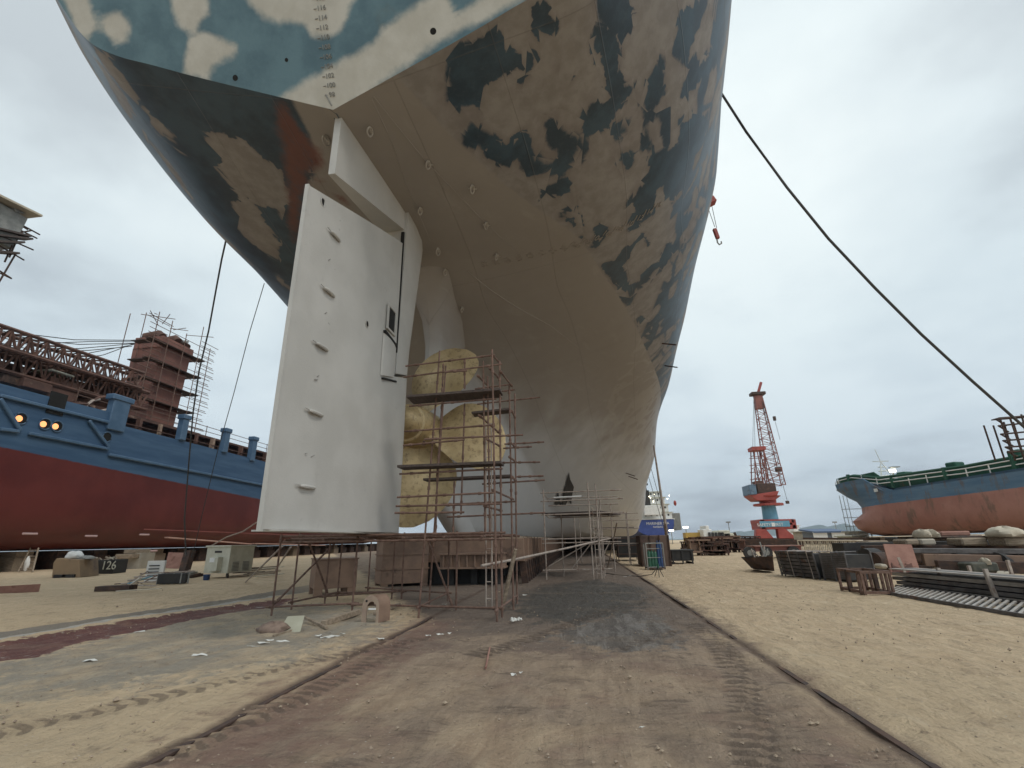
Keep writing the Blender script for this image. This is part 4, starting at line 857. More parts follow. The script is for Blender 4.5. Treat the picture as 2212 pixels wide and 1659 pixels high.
for a,b,Y_ in [((245,250),(985,158),YF),((228,342),(1045,233),YF),((555,300),(755,288),YF),((275,582),(1000,520),YF),((840,565),(1360,508),YB),((235,792),(975,738),YF),((225,908),(735,860),YF),((400,857),(1220,820),YF),
   ((1065,897),(1395,879),YB),((1055,932),(1293,918),YB),((195,1145),(1050,1100),YF),((1020,1052),(1362,1045),YB),((1165,1168),(1390,1160),YB),((880,1228),(1400,1195),YB),((175,1338),(975,1300),YF),((165,1412),(1045,1392),YF),((540,1398),(1168,1372),YB),((155,1468),(732,1462),YF),((590,1502),(1405,1466),YB),((1000,465),(1150,445),YB),((820,440),(1110,402),YB)]:
    A_=V3(AY(*C4(*a),Y_));B_=V3(AY(*C4(*b),Y_));pole(A_,B_,.024,[.12,.5,.86]).build('ledger',RUST,ps,True)
for a,b in [((735,190),(735,440)),((560,230),(548,470)),((735,560),(705,1480)),((548,540),(515,1060)),((510,1100),(495,1640)),((650,1200),(640,1640)),((890,210),(905,1640)),((400,870),(395,910)),((925,330),(945,1640))]:
    A_=V3(AY(*C4(*a),YF+.15));B_=V3(AY(*C4(*b),YF+.15));pole(A_,B_,.022,[.1,.5,.9]).build('hanger',RUST,ps,True)
# short tubes running fore and aft between the rows
for (a,b) in [((970,160),(1035,235)),((940,265),(1020,350)),((1030,290),(1130,420)),((840,325),(960,445)),((850,655),(1030,810)),((920,855),(1030,915)),((960,1275),(1140,1355)),((895,1410),(1045,1450)),((1110,880),(1150,915)),((1105,1000),(1160,1045)),((980,450),(1040,520)),((1125,620),(1155,680)),((1130,1170),(1160,1200))]:
    A_=V3(AY(*C4(*a),YF));B_=V3(AY(*C4(*b),YF+1.5));pole(A_,B_,.026,[.08,.9]).build('transom_tube',RUST,ps,True)
for a,b,Y_,w_ in [((278,522),(1040,462),YF+.1,.5),((300,545),(1035,490),YF+.4,.3),((805,650),(1112,618),YB,.45),((205,1092),(1050,1058),YF+.1,.5),((410,1196),(1130,1164),YB,.45)]:
    A_=V3(AY(*C4(*a),Y_));B_=V3(AY(*C4(*b),Y_));MB().bar(A_,B_,w_,.06).build('board',BOARD,ps)
# ladder of the tall scaffold
def ladder(a0,a1,b0,b1,nr,name,label,mat,r=.02,par=None):
    a0,a1,b0,b1=map(V3,(a0,a1,b0,b1));t=par or thing(name,label,'ladder',tuple(a0))
    MB().tube([a0,a1],r,6).build('rail',mat,t,True);MB().tube([b0,b1],r,6).build('rail',mat,t,True)
    for k in range(nr):
        q=(k+.6)/nr;MB().tube([lerp(a0,a1,q),lerp(b0,b1,q)],r*.8,5).build('rung',mat,t)
    return t
l0=V3(AZ(1050,1316));l1=V3(AZ(1063,1316))
ladder(l0,l0+Vector((0,0,4.7)),l1,l1+Vector((0,0,4.7)),12,'ladder','narrow steel ladder tied to the tall propeller scaffold',PIPE)
# low stage
for px,py in((586,1331),(629,1319),(701,1305),(760,1325),(728,1297),(794,1284),(846,1295),(867,1295),(967,1299),(985,1318)):
    b=V3(AZ(px,py));pole(b,b+Vector((0,0,1.86+rn.uniform(-.03,.1))),.024,[.1,.93]).build('standard',RUST,low,True)
GZ=.2
for a,b in(((586,1331),(760,1325)),((760,1325),(1073,1338)),((629,1319),(728,1297)),((728,1297),(867,1295)),((904,1332),(967,1299)),((794,1284),(967,1299)),((1073,1341),(1117,1306)),((700,1305),(846,1295))):
    A_=V3(AZ(*a));B_=V3(AZ(*b));e=(B_-A_).normalized()*.15;pole(A_+Vector((0,0,GZ))-e,B_+Vector((0,0,GZ+.02))+e,.024,[.05,.95]).build('ledger',RUST,low,True)
for Y_,z_ in((11.6,1.80),(11.6,1.66),(12.4,1.74),(13.3,1.76),(14.3,1.74)):
    pole((-7.45 if Y_<12.5 else -8.2,Y_,z_),(-1.75,Y_-.1,z_-.02),.026,[.1,.4,.7,.9]).build('ledger',RUST,low,True)
for x in(-7.2,-6.2,-5.2,-4.2,-3.2,-2.3):pole((x,11.4,1.71),(x-.3,14.6,1.71),.024,[.1,.9]).build('transom_tube',RUST,low,True)
for y_,x0,x1 in((12.0,-6.9,-4.6),(13.7,-8,-3.1),(14.05,-7.6,-2.6)):MB().box(((x0+x1)/2,y_,1.79),(x1-x0,.24,.05)).build('board',RUSTH,low)
for a,za,b,zb in(((588,1331),.25,(728,1297),1.85),((914,1320),1.78,(977,1318),.1),((650,1316),1.7,(705,1306),.3)):
    A_=V3(AZ(*a));B_=V3(AZ(*b));pole((A_.x,A_.y,za),(B_.x,B_.y,zb),.026,[.06,.94]).build('brace',RUST,low,True)
# two tubes propped from the left
for k,(a,b) in enumerate((((530,1258),(610,1180)),((590,1240),(628,1182)))):
    A_=V3(AZ(*a));B_=V3(AY(*b,13.2));tag(pole(A_,B_,.03).build('prop_tube',PIPE,None,True),('longer' if k==0 else 'shorter')+' slanting tube propped against the low stage from the left','tube')
A_=V3(AZ(1084,1318));B_=V3(AY(1114,1186,12.2));tag(MB().bar(A_,B_,.09,.05).build('timber_prop',WOOD),'pale timber prop leaning on the foot of the tall propeller scaffold','timber')
tag(MB().tube([AY(1040,1222,12.2),AY(1115,1208,13.5),AY(1225,1184,19),AY(1318,1163,23.0)],.035,7).build('long_pipe',PIPE,None,True),'long pale pipe running from the tall scaffold to the middle scaffold','pipe')
# ---------------------------------------------------------------- steel blocks under the stern
def stand(p0,p1,depth,top,label,ribs=0,foot=.22):
    p0=V3(AZ(*p0));p1=V3(AZ(*p1));e=(p1-p0);w_=e.length;e.normalize();nrm=Vector((-e.y,e.x,0));c=p0+e*w_/2+nrm*depth/2;an=math.atan2(e.y,e.x)
    t=thing('steel_stand',label,'steel stand',tuple(c));MB().box((c.x,c.y,(top+foot)/2),(w_,depth,top-foot),rz=an).build('body',BROWN,t,bevel=.012)
    for s in(-1,1):
        for q in(-1,1):
            f_=c+e*s*(w_/2-.14)+nrm*q*(depth/2-.1);MB().box((f_.x,f_.y,foot/2-.02),(.26,.18,foot+.04),rz=an).build('foot',BROWN,t)
    for k in range(ribs):
        z=foot+(top-foot)*(k+1)/(ribs+1);MB().box((c.x,c.y,z),(w_+.07,depth+.07,.05),rz=an).build('rib',BROWN,t)
    MB().box((c.x,c.y,top+.02),(w_+.06,depth+.06,.04),rz=an).build('top_plate',BROWN,t);return t
stand((676,1290),(768,1284),1.4,V3(AY(700,1210,15.6)).z,'brown steel stand with cut-out feet, nearest under the rudder')
stand((822,1270),(924,1264),1.2,V3(AY(860,1166,17.8)).z,'taller brown steel stand with two ribs beside the cradle beam',2,.1)
cr_=thing('cradle_beam','long brown ribbed cross beam under the stern post','beam',(CLX+1,19.4,0))
A_=V3(AY(948,1228,19));B_=V3(AY(1086,1228,19));zt=V3(AY(1000,1197,19)).z;zb=A_.z
m=MB();m.box(((A_.x+B_.x)/2,19.6,(zt+zb)/2),(B_.x-A_.x,.9,zt-zb));m.build('web',BROWN,cr_)
for z in(zt,zb):MB().box(((A_.x+B_.x)/2,19.55,z),(B_.x-A_.x+.1,1.1,.06)).build('flange',BROWN,cr_)
for k in range(8):
    x=A_.x+(B_.x-A_.x)*(k+.5)/8;MB().box((x,19.1,(zt+zb)/2),(.05,.12,zt-zb)).build('rib',BROWN,cr_)
for x in(A_.x+.3,(A_.x+B_.x)/2,B_.x-.3):MB().box((x,19.8,zb/2),(.25,.3,zb)).build('leg',BLACK,cr_)
kb=None
for k in range(30):
    y=20.6+k*1.75;x0,x1=CLX-2.6,CLX+3.1
    if kb is None:
        kb=thing('keel_block','brown ribbed steel block in the long row under the keel','keel block',(CLX,y,0),'steel keel blocks under the large ship')
        MB().box(((x0+x1)/2,y,1.25),(x1-x0,1.45,.86)).build('beam',BROWN,kb,bevel=.01);MB().box(((x0+x1)/2,y,1.72),(x1-x0-.4,1.2,.1)).build('cap_timber',WOOD,kb)
        for s in(-.5,0,.5):MB().box((x1+.02,y+s,1.25),(.05,.05,.9)).build('rib',BROWN,kb)
        for s in(-.42,.42):MB().bar((x1-.1,y+s,.84),(x1-.02,y+s+.12,-.02),.26,.16).build('foot',RUSTD,kb)
        MB().box(((x0+x1)/2-.6,y,.42),(x1-x0-1.6,1.1,.84)).build('base',BLACK,kb)
    else:
        o=kb.copy();COL.objects.link(o);o.location.y=y
        for c_ in list(kb.children):
            d_=c_.copy();COL.objects.link(d_);d_.parent=o
cb_=None
for k in range(17):  # wide black cribs added to block the bright slit under the hull
    y=74+k*5.2
    if cb_ is None:
        cb_=thing('gap_crib','dark wide crib added to close the bright gap far under the flat bottom','keel block',(CLX,y,0),'added dark cribs under the flat bottom')
        MB().box((CLX,y,.9),(22,2.2,1.76)).build('added_crib',BLACK,cb_)
    else:
        o=cb_.copy();COL.objects.link(o);o.location.y=y
        for c_ in list(cb_.children):d_=c_.copy();COL.objects.link(d_);d_.parent=o
c=V3(AZ(1090,1240));m=MB();m.tube([(c.x-.0,c.y+.3,.3),(c.x,c.y+.9,.3)],.3,20);tag(m.build('steel_drum',RUSTD,None,True),'small rusty drum lying at the end of the cradle beam','drum')
# middle scaffold by the rope guard hole
ms=thing('scaffold','free-standing tube scaffold with a dark plank deck beside the hull bottom','scaffold',(0,23.5,0))
def C3(x,y):return ((1060+x*.2712)/1.1573,(1240+y*.2712)/1.1573)
tops={}
for x,y,zt in((1130,770,3.75),(1290,740,2.75),(1412,690,2.75),(1565,775,3.95),(1640,770,3.9),(1670,740,3.6),(1765,700,3.3),(1455,620,3.8)):
    b=V3(AZ(*C3(x,y)));pole(b,(b.x,b.y,zt),.028,[.08,.5,.92]).build('standard',PIPE,ms,True)
for x,z,y0_,y1_ in((-1.62,2.7,22,25.5),(1.4,2.7,22,26),(-1.62,3.6,22,25.5)):pole((x,y0_,z),(x,y1_,z),.026,[.1,.9]).build('ledger',PIPE,ms,True)
for z in(.35,1.45,1.62,2.66,3.25,3.62):
    pole((-1.75,22.1,z),(1.2 if z<2 else 1.9,22.05,z+.03),.026,[.1,.6,.95]).build('ledger',PIPE,ms,True)
    if z>1:pole((-1.6,25.2,z),(1.9,25.1,z),.026,[.1,.9]).build('ledger',PIPE,ms,True)
MB().add([(-1.75,22.6,2.72),(.9,22.1,2.72),(2.0,25.4,2.72),(-1.2,25.6,2.72),(-1.75,22.6,2.78),(.9,22.1,2.78),(2.0,25.4,2.78),(-1.2,25.6,2.78)],[(3,2,1,0),(4,5,6,7),(0,1,5,4),(1,2,6,5),(2,3,7,6),(3,0,4,7)]).build('plank_deck',BOARD,ms)
for a,b in(((-1.5,22.4,.5),(.6,22.2,1.6)),((-.5,22.4,.4),(.8,22.4,1.9)),((1.2,22.2,1.5),(.5,22.3,.3))):pole(a,b,.024).build('brace',PIPE,ms,True)
a=V3(AZ(1290,1250));b=V3(AZ(1305,1250));ladder(a,a+Vector((0,0,2.9)),b,b+Vector((0,0,2.9)),9,'ladder','steel ladder up to the plank deck of the middle scaffold',PIPE)
a=V3(AZ(1313,1226));tag(pole(a,AY(1333,1128,23),.035).build('prop_tube',PIPE,None,True),'pale tube leaning beside the ladder of the middle scaffold','tube')
tag(pole(AY(1196,1075,23.2),AY(1256,1072,23.2),.035).build('guard_bar',WHITE,None,True),'short white bar across the top of the middle scaffold','bar')
fs=thing('scaffold','small far scaffold beside the turn of the hull','scaffold',(2,33,0))
for x,y in((1.0,32),(2.9,32),(1.2,35),(3.1,35)):pole((x,y,0),(x,y,3.2),.03,[.3,.7]).build('standard',PIPE,fs,True)
for z in(1.3,2.2,2.7,3.1):
    pole((.6,32,z),(3.6,32,z),.028).build('ledger',PIPE,fs,True);pole((1,32,z),(1.2,35,z),.028).build('ledger',PIPE,fs,True)
MB().box((2,33.5,2.25),(2.6,2.6,.06)).build('plank_deck',BOARD,fs)
fb=thing('scaffold','dark low scaffold between the hull and the brown steel box','scaffold',(3.4,40,0))
for x,y in((2.6,38),(4.2,38),(2.6,41),(4.2,41)):pole((x,y,0),(x,y,1.7),.035).build('standard',RUSTD,fb,True)
for z in(.5,1.1,1.6):pole((2.4,38,z),(4.5,38,z),.035).build('ledger',RUSTD,fb,True)
MB().box((3.4,39.6,1.0),(1.5,2.6,1.5)).build('tool_box',BLACK,fb)
# scar where staging rubbed the primer off the bottom
def on_hull(px,py):
    # march the ray to the starboard bottom
    d=ray(px,py);t=15.
    while t<90:
        p=CAM+d*t;i=int(np.clip(np.searchsorted(YS,p[1]),1,len(YS)-1));pr=HP[i]
        s_=p[0]-CLX;z_=np.interp(s_,pr[:,0],pr[:,2]) if s_<pr[-1,0] else 99
        if s_<pr[-1,0] and p[2]>=z_ and s_>0:return p
        t+=.05
    return None
for poly in ([(1197,1094),(1201,1080),(1205,1060),(1209,1076),(1213,1092),(1207,1089)],[(1213,1092),(1217,1066),(1223,1045),(1229,1020),(1232,1036),(1240,1052),(1236,1070),(1234,1090),(1227,1080),(1222,1092)]):
    q=[on_hull(*c_) for c_ in poly];q=[V3(c_)+Vector(CAM-c_).normalized()*.06 for c_ in q if c_ is not None];cc=sum(q,Vector())/len(q)
    if len(q)>3:MB().add([cc]+q,[(0,i+1,(i+1)%len(q)+1) for i in range(len(q))]).build('rubbed_patch',BLACK,ship)
for px,py in((1352,1022),(1358,1029),(1434,872),(1427,915),(1430,742),(1436,790)):
    p=on_hull(px,py)
    if p is not None:
        MB().bar(V3(p),V3(p)+Vector((.7,-.5,-.35)),.07,.07).build('staging_lug',RUSTD,ship)
# ---------------------------------------------------------------- gas rack, steel box and bin right of the hull
t=thing('gas_rack','open steel rack of gas cylinders in front of the brown steel box','rack',AZ(1416,1231))
A_=V3(AZ(1400,1231));B_=V3(AZ(1437,1230));zt=V3(AY(1396,1174,A_.y)).z;dp=Vector((0,1.0,0))
for p in(A_,B_,A_+dp,B_+dp):MB().tube([p,p+Vector((0,0,zt))],.035,6).build('post',GREY,t)
for z in(.12,zt):
    for a,b in((A_,B_),(A_+dp,B_+dp),(A_,A_+dp),(B_,B_+dp)):MB().tube([a+Vector((0,0,z)),b+Vector((0,0,z))],.03,6).build('rail',GREY,t)
for z in(.6,1.05):MB().tube([A_+Vector((0,0,z)),B_+Vector((0,0,z))],.02,6).build('rail',GREY,t)
MB().box(((A_.x+B_.x)/2,A_.y+.5,.08),(B_.x-A_.x,1,.06)).build('base_plate',RUSTD,t)
def cyl(x,y,h,mat,label,r=.11):
    m=MB();m.tube([(x,y,.12),(x,y,.12+h*.82),(x,y,.12+h*.9),(x,y,.12+h*.93),(x,y,.12+h)],[r,r,r*.7,r*.35,r*.3],14);return tag(m.build('gas_cylinder',mat,None,True),label,'gas cylinder','gas cylinders in the rack')
wd=B_.x-A_.x
for q,l in((.16,'left'),(.34,'middle'),(.5,'right')):cyl(A_.x+wd*q,A_.y+.25,.85,GREENC,'short green gas cylinder, %s one of three in the open rack'%l,.12)
for q,l in((.70,'left'),(.84,'right')):cyl(A_.x+wd*q,A_.y+.25,1.35,BLUEB,'tall blue gas cylinder, %s one of two in the open rack'%l,.085)
y0=31.0;a=V3(AY(1386,1200,y0));b=V3(AY(1449,1200,y0));zt=V3(AY(1420,1156,y0)).z
t=thing('steel_box','tall brown steel box behind the gas rack','steel box',((a.x+b.x)/2,y0,0));MB().box(((a.x+b.x)/2,y0+1.2,zt/2),(b.x-a.x,2.4,zt)).build('body',pmat('brown_box',(.11,.075,.06),(.16,.11,.09),1,.85,0,.2,(.07,.045,.04)),t,bevel=.03)
for q in(.02,.33,.66,.98):MB().box((a.x+(b.x-a.x)*q,y0-.03,zt/2),(.07,.08,zt)).build('rib',RUSTD,t)
y0=33.0;a=V3(AY(1451,1215,y0));b=V3(AY(1500,1215,y0));zt=V3(AY(1480,1189,y0)).z
t=thing('waste_bin','black steel bin standing right of the brown steel box','bin',((a.x+b.x)/2,y0,0));MB().box(((a.x+b.x)/2,y0+.8,zt/2+.1),(b.x-a.x,1.6,zt-.2)).build('body',BLACK,t,bevel=.02)
MB().box(((a.x+b.x)/2,y0+.8,zt),(b.x-a.x+.12,1.72,.08)).build('rim',BLACK,t)
for x in(a.x+.1,(a.x+b.x)/2,b.x-.1):MB().box((x,y0-.03,zt/2),(.08,.08,zt)).build('rib',BLACK,t)
for x in(a.x+.15,b.x-.15):MB().box((x,y0+.8,.06),(.14,1.5,.14)).build('skid',RUSTD,t)
# small tripod with hose
c=V3(AZ(1424,1247));t=thing('tripod','small dark green tripod with a hose on the sand by the rail','tripod',tuple(c))
tip=c+Vector((0,0,.42))
for k in range(3):
    a=k*2.1+.4;MB().tube([tip,c+Vector((.22*math.cos(a),.22*math.sin(a),0))],.014,5).build('leg',BLACK,t)
MB().tube([tip+Vector((0,0,-.06)),tip+Vector((0,0,.12))],.04,8).build('head',GREEN,t)
tag(MB().tube([tip,tip+Vector((-.3,-.05,-.3)),(c.x-.8,c.y+.4,.02),(c.x-1.6,c.y+1.2,.02),(c.x-2.2,c.y+2.6,.03)],.018,6).build('hose',BLACK,None,True),'black hose trailing left from the small tripod over the rail','hose')
tag(MB().tube([AZ(1445,1214),AY(1437,1130,32),AY(1412,962,32)],[.13,.09,.05],8).build('leaning_mast',PIPE,None,True),'long thin mast leaning against the ship side above the gas rack','mast')
for k,(a,b,l) in enumerate((((1398,1020),(1440,1160),'left'),((1406,1010),(1446,1155),'right'))):
    tag(MB().tube([AY(*a,60),AY(*b,60)],.03,4).build('guy_wire',ROPE),'thin guy wire beside the leaning mast, %s of two'%l,'wire')
# thick mooring rope from deck to ground
rp=[(1556,198,18.6),(1612,285,18.9),(1700,405,19.3),(1790,516,19.7),(1890,622,20.1),(1990,722,20.6),(2100,823,21.2),(2212,922,21.8),(2330,1020,22.5)]
tag(MB().tube([AY(*p) for p in rp],.055,8).build('mooring_rope',ROPE,None,True),'thick dark rope slanting from the hull edge down to the far right','rope')
l1=[(489,515,17.6),(478,560,18.6),(467,630,20),(450,715,21.6),(430,800,23),(418,890,24.3),(407,1000,25.5),(399,1120,26.6),(402,1200,27)]
tag(MB().tube([tuple(Vector(AY(*p))+Vector((.03*math.sin(i*2.3),0,0))) for i,p in enumerate(l1)],.04,6).build('hanging_rope',ROPE,None,True),'thicker dark rope hanging from the hull, left of two by the blue ship','rope')
l2=[(571,612,23),(540,715,24.2),(505,850,25.6),(470,975,26.6),(437,1110,27.4),(421,1180,27.6),(412,1205,27.5)]
tag(MB().tube([AY(*p) for p in l2],.022,6).build('hanging_rope',ROPE,None,True),'thinner rope hanging from the hull, right of two by the blue ship','rope')
tag(MB().tube([AY(555,1128,26),AY(525,1148,26.2),AY(490,1160,26.5),AY(455,1180,26.8)],.035,6).build('feeder_cable',ROPEL,None,True),'pale cable looping from the rudder side down to the cream cabinet','cable')
tag(MB().tube([AY(577,540,17.5),AY(570,552,17.4)],.03,6).build('bent_lug',RUSTD),'tiny bent steel lug hanging on the port side of the hull','lug')
# davit over the side
c=V3(AY(1535,437,26.5));t=thing('davit','small red davit with a hook block hanging at the hull edge','davit',tuple(c))
MB().box(c+Vector((-.1,0,0)),(.75,.5,.45),ry=-.4).build('jib_head',REDC,t,bevel=.04);MB().tube([c+Vector((-1.2,0,-.6)),c],.12,8).build('arm',REDC,t)
a=V3(AY(1530,450,26.5));b=V3(AY(1544,490,26.5));a2=V3(AY(1538,446,26.5));b2=V3(AY(1548,492,26.5))
MB().tube([a,b],.018,5).build('wire',ROPE,t);MB().tube([a2,b2],.018,5).build('wire',ROPE,t)
c=V3(AY(1547,505,26.5));MB().box(c,(.24,.2,.75),ry=-.15).build('hook_block',REDC,t,bevel=.05)
c=V3(AY(1550,524,26.5));MB().tube([c+Vector((0,0,.3)),c,c+Vector((.08,0,-.16)),c+Vector((.22,0,-.08)),c+Vector((.22,0,.05))],.045,6).build('hook',GREY,t,True)
# ---------------------------------------------------------------- left yard
a=V3(AZ(437,1249));b=V3(AZ(489,1249));r_=V3(AZ(519,1245));e=(b-a);w_=e.length;e.normalize();nn=Vector((-e.y,e.x,0));dpt=1.7;an=math.atan2(e.y,e.x)
zt=V3(AY(440,1182,a.y)).z;c=a+e*w_/2+nn*dpt/2
t=thing('power_cabinet','cream electric cabinet on legs with louvres before the red hull','cabinet',(c.x,c.y,0))
MB().box((c.x,c.y,zt/2+.12),(w_,dpt,zt-.24),rz=an).build('body',CREAM,t,bevel=.015);MB().box((c.x,c.y,zt+.03),(w_+.14,dpt+.14,.09),rz=an).build('roof',CREAM,t,bevel=.02)
f_=a+e*w_*.55-nn*.16;MB().box((f_.x,f_.y,zt*.45),(w_*.36,.32,zt*.45),rz=an).build('meter_box',CREAM,t,bevel=.015)
f_=a+e*w_*.5-nn*.012;MB().box((f_.x,f_.y,zt*.84),(w_*.28,.03,.1),rz=an).build('name_slot',BLACK,t)
f_=a+e*w_*.5-nn*.33;MB().box((f_.x,f_.y,zt*.58),(w_*.2,.02,.22),rz=an).build('warning_label',WHITE,t)
for q in(.28,.7):
    for k in range(7):
        f_=b+nn*dpt*q+e*.012;MB().box((f_.x,f_.y,zt*(.22+.045*k)),(.03,dpt*.26,.035),rz=an).build('louvre',GREY,t)
for q in(0.05,.95):
    for s in(.08,.92):
        f_=a+e*w_*q+nn*dpt*s;MB().box((f_.x,f_.y,.06),(.1,.1,.16),rz=an).build('foot',BLACK,t)
c=V3(AZ(445,1254));tag(MB().tube([(c.x,c.y,0),(c.x,c.y,.28)],[.13,.16],14).build('bucket',BLUEB,None,True),'small blue bucket in front of the cream electric cabinet','bucket')
a=V3(AZ(356,1229));m=MB();P_=[AY(355,1227,a.y),AY(385,1229,a.y),AY(397,1194,a.y+.7),AY(364,1193,a.y+.7)];m.prism(P_,(0,.06,0));tag(m.build('steel_plate',RUSTP),'pinkish rusty plate standing on edge left of the cream cabinet','plate')
a=V3(AZ(400,1240));m=MB();m.prism([AY(385,1235,a.y),AY(398,1236,a.y),AY(412,1188,a.y+.5),AY(398,1190,a.y+.5)],(.1,.35,0));tag(m.build('bracket_post',RUSTD),'dark rusty bracket standing between the pink plate and the cabinet','bracket')
a=V3(AZ(328,1255));t=thing('switch_box','small white switch box with printed lines on a leaning frame','switch box',tuple(a))
c=V3(AY(336,1233,a.y));MB().box(c,(.75,.25,.95),rz=.5).build('box',WHITE,t,bevel=.01)
for k in range(4):MB().box(c+Vector((.03-.0,-.16,.25-.15*k)),(.45,.02,.05),rz=.5).build('printed_line',BLACK,t)
for s in(-.25,.3):MB().tube([c+Vector((s,0,-.45)),(c.x+s-.1,c.y-.1,0)],.025,5).build('leg',RUST,t)
# coiled cables and welding gear
def coil(x,y,z,R,n,mat,label,seed,tilt=0.):
    rn=random.Random(seed);pts=[]
    for k in range(n*14):
        a=k*2*math.pi/14;rr=R*(1+.12*math.sin(k*.37+seed));pts.append((x+rr*math.cos(a),y+rr*math.sin(a)*.8,z+.035*(k/14)+.05*abs(math.sin(k*.21))+tilt*math.cos(a)))
    return tag(MB().tube(pts,.028,5).build('cable_coil',mat,None,True),label,'cable coil','cable coils by the cabinet')
for k,(px,py,R,n,l) in enumerate(((365,1252,.55,5,'largest tangled dark cable coil beside the white switch box'),(388,1246,.45,4,'tangled cable coil between switch box and cabinet, under the pink plate'),(408,1249,.35,4,'small cable coil on the sand just left of the cabinet'),(424,1252,.3,3,'smallest cable coil at the cabinet foot'))):
    c=V3(AZ(px,py));coil(c.x,c.y,.1,R,n,RUSTD if k%2 else GREY,l,k+3,.08)
c=V3(AZ(372,1262));t=thing('welding_set','dark low welding machine with a ribbed front in the cable heap','welding set',tuple(c));MB().box((c.x,c.y,.25),(1.1,.5,.42),rz=.5).build('case',BLACK,t,bevel=.02)
for k in range(5):MB().box((c.x-.55+.27*k+.15,c.y-.42+.13*k,.25),(.05,.06,.45),rz=.5).build('rib',GREY,t)
c=V3(AZ(345,1262));t=thing('pipe_frame','low bent tube frame lying beside the white switch box','frame',tuple(c))
for k in range(4):MB().tube([(c.x-1.4,c.y-.6+.3*k,.08+.12*k),(c.x+.6,c.y+.4+.3*k,.12+.12*k)],.03,5).build('tube',PIPE,t)
for s in(-1.3,.5):MB().tube([(c.x+s,c.y-.55+.25*(s+1.3),0),(c.x+s+.1,c.y+.5+.25*(s+1.3),.55)],.03,5).build('tube',PIPE,t)
rn=random.Random(31)
SC=[(262,1268,'short pale board end at the left tip of the scrap heap'),(275,1264,'dark twisted board in the scrap heap left of the switch box'),(290,1270,'white plastic strip sticking out of the scrap heap'),(300,1266,'blue and white sheet piece in the middle of the scrap heap'),(312,1271,'thin grey lath across the scrap heap'),(322,1262,'bent rusty bar at the right end of the scrap heap'),(300,1279,'long pale board lying in front of the scrap heap'),(250,1275,'low dark clod pile at the left of the scrap heap')]
for k,(px,py,l) in enumerate(SC):
    c=V3(AZ(px,py));an=rn.uniform(-.4,1.1);L_=rn.uniform(.5,1.3)*(1.7 if k==6 else 1);mt=[WOOD,RUSTD,WHITE,BLUEL,PIPE,RUST,CLOTH,RUSTD][k]
    m=MB();m.bar((c.x-L_/2*math.cos(an),c.y-L_/2*math.sin(an),.04+.02*k%.1),(c.x+L_/2*math.cos(an),c.y+L_/2*math.sin(an),.05+(.35 if k in(2,3,5) else .05)),.16 if k!=7 else .5,.035 if k!=7 else .18)
    tag(m.build('scrap_board',mt,bevel=.005),l,'scrap','scrap heap left of the switch box')
for k in range(16):
    px=rn.uniform(520,584);py=rn.uniform(1232,1247);c=V3(AZ(px,py));an=rn.uniform(.2,.9);L_=rn.uniform(1,2.2);z=rn.uniform(.03,.28)
    m=MB();m.bar((c.x-L_/2*math.cos(an),c.y-L_/2*math.sin(an),z),(c.x+L_/2*math.cos(an),c.y+L_/2*math.sin(an),z+rn.uniform(-.02,.12)),rn.uniform(.08,.2),.05)
    tag(m.build('timber_board',[WOOD,CLOTH,RUSTD,WOOD][k%4]),'loose board in the low timber pile right of the cream cabinet','board','boards in the pile right of the cabinet')
# skips
a=V3(AZ(192,1240));y_=a.y
P_=[V3(AY(188,1238,y_)),V3(AY(243,1236,y_)),V3(AY(249,1209,y_)),V3(AY(191,1211,y_))]
for i in(0,1):P_[i].z=0
t=thing('skip','dark skip with number 126 on its side before the red hull','skip',tuple(a));m=MB();m.prism(P_,(-.6,1.6,0));m.build('body',BLACK,t,bevel=.02)
c=V3(AY(236,1222,y_-.06));text('number','126',.75,CREAM,frame(0,(1,0,0),(0,0,1),(0,-1,0),c+Vector((0,-.03,0))),t,.01)
for k in range(9):
    q=(k+.5)/9;p=lerp(P_[3],P_[2],q)+Vector((-.2,.4,.02));MB().bar(p,p+Vector((rn.uniform(-.5,.6),rn.uniform(-.2,.2),rn.uniform(.02,.18))),.12,.06).build('rubbish_piece',CLOTH if k%2 else WOOD,t)
a=V3(AZ(113,1248));y_=a.y;P_=[V3(AY(112,1247,y_)),V3(AY(174,1243,y_)),V3(AY(172,1209,y_)),V3(AY(122,1206,y_)),V3(AY(115,1216,y_))];P_[0].z=P_[1].z=0
t=thing('skip','brown rusty skip with white sack on top, left of the numbered skip','skip',tuple(a));m=MB();m.prism(P_,(-.8,1.9,0));m.build('body',pmat('brown_skip',(.20,.14,.085),(.30,.21,.13),.6,.85,0,.25,(.12,.085,.07),.5,.5),t,bevel=.02)
for q in(.3,.62):
    p=lerp(P_[0],P_[1],q)+Vector((0,-.04,.08));MB().box(p,(.8,.1,.18)).build('fork_pocket',BLACK,t)
c=V3(AY(160,1202,y_+.8));tag(MB().blob(c,(.5,.35,.3),3,.3).build('sack',WHITE,None,True),'crumpled white sack on top of the brown skip','sack')
c=V3(AY(187,1206,y_+.8));tag(MB().blob(c,(.5,.35,.15),5,.3).build('sack',GREY,None,True),'flat grey sack beside the white sack on the brown skip','sack')
a0=V3(AZ(39,1236));a1=V3(AY(66,1184,a0.y+1.2));b0=V3(AZ(70,1236));b1=V3(AY(83,1184,b0.y+1.2))
ladder(a0,a1,b0,b1,4,'ladder','tapering ladder leaning to the red hull at the far left',WOOD,.06)
c=V3(AY(58,1218,a0.y));tag(MB().blob(c,(.22,.1,.5),7,.3,flat=False).build('rag',WHITE,None,True),'pale rag hanging from the leaning ladder','rag')
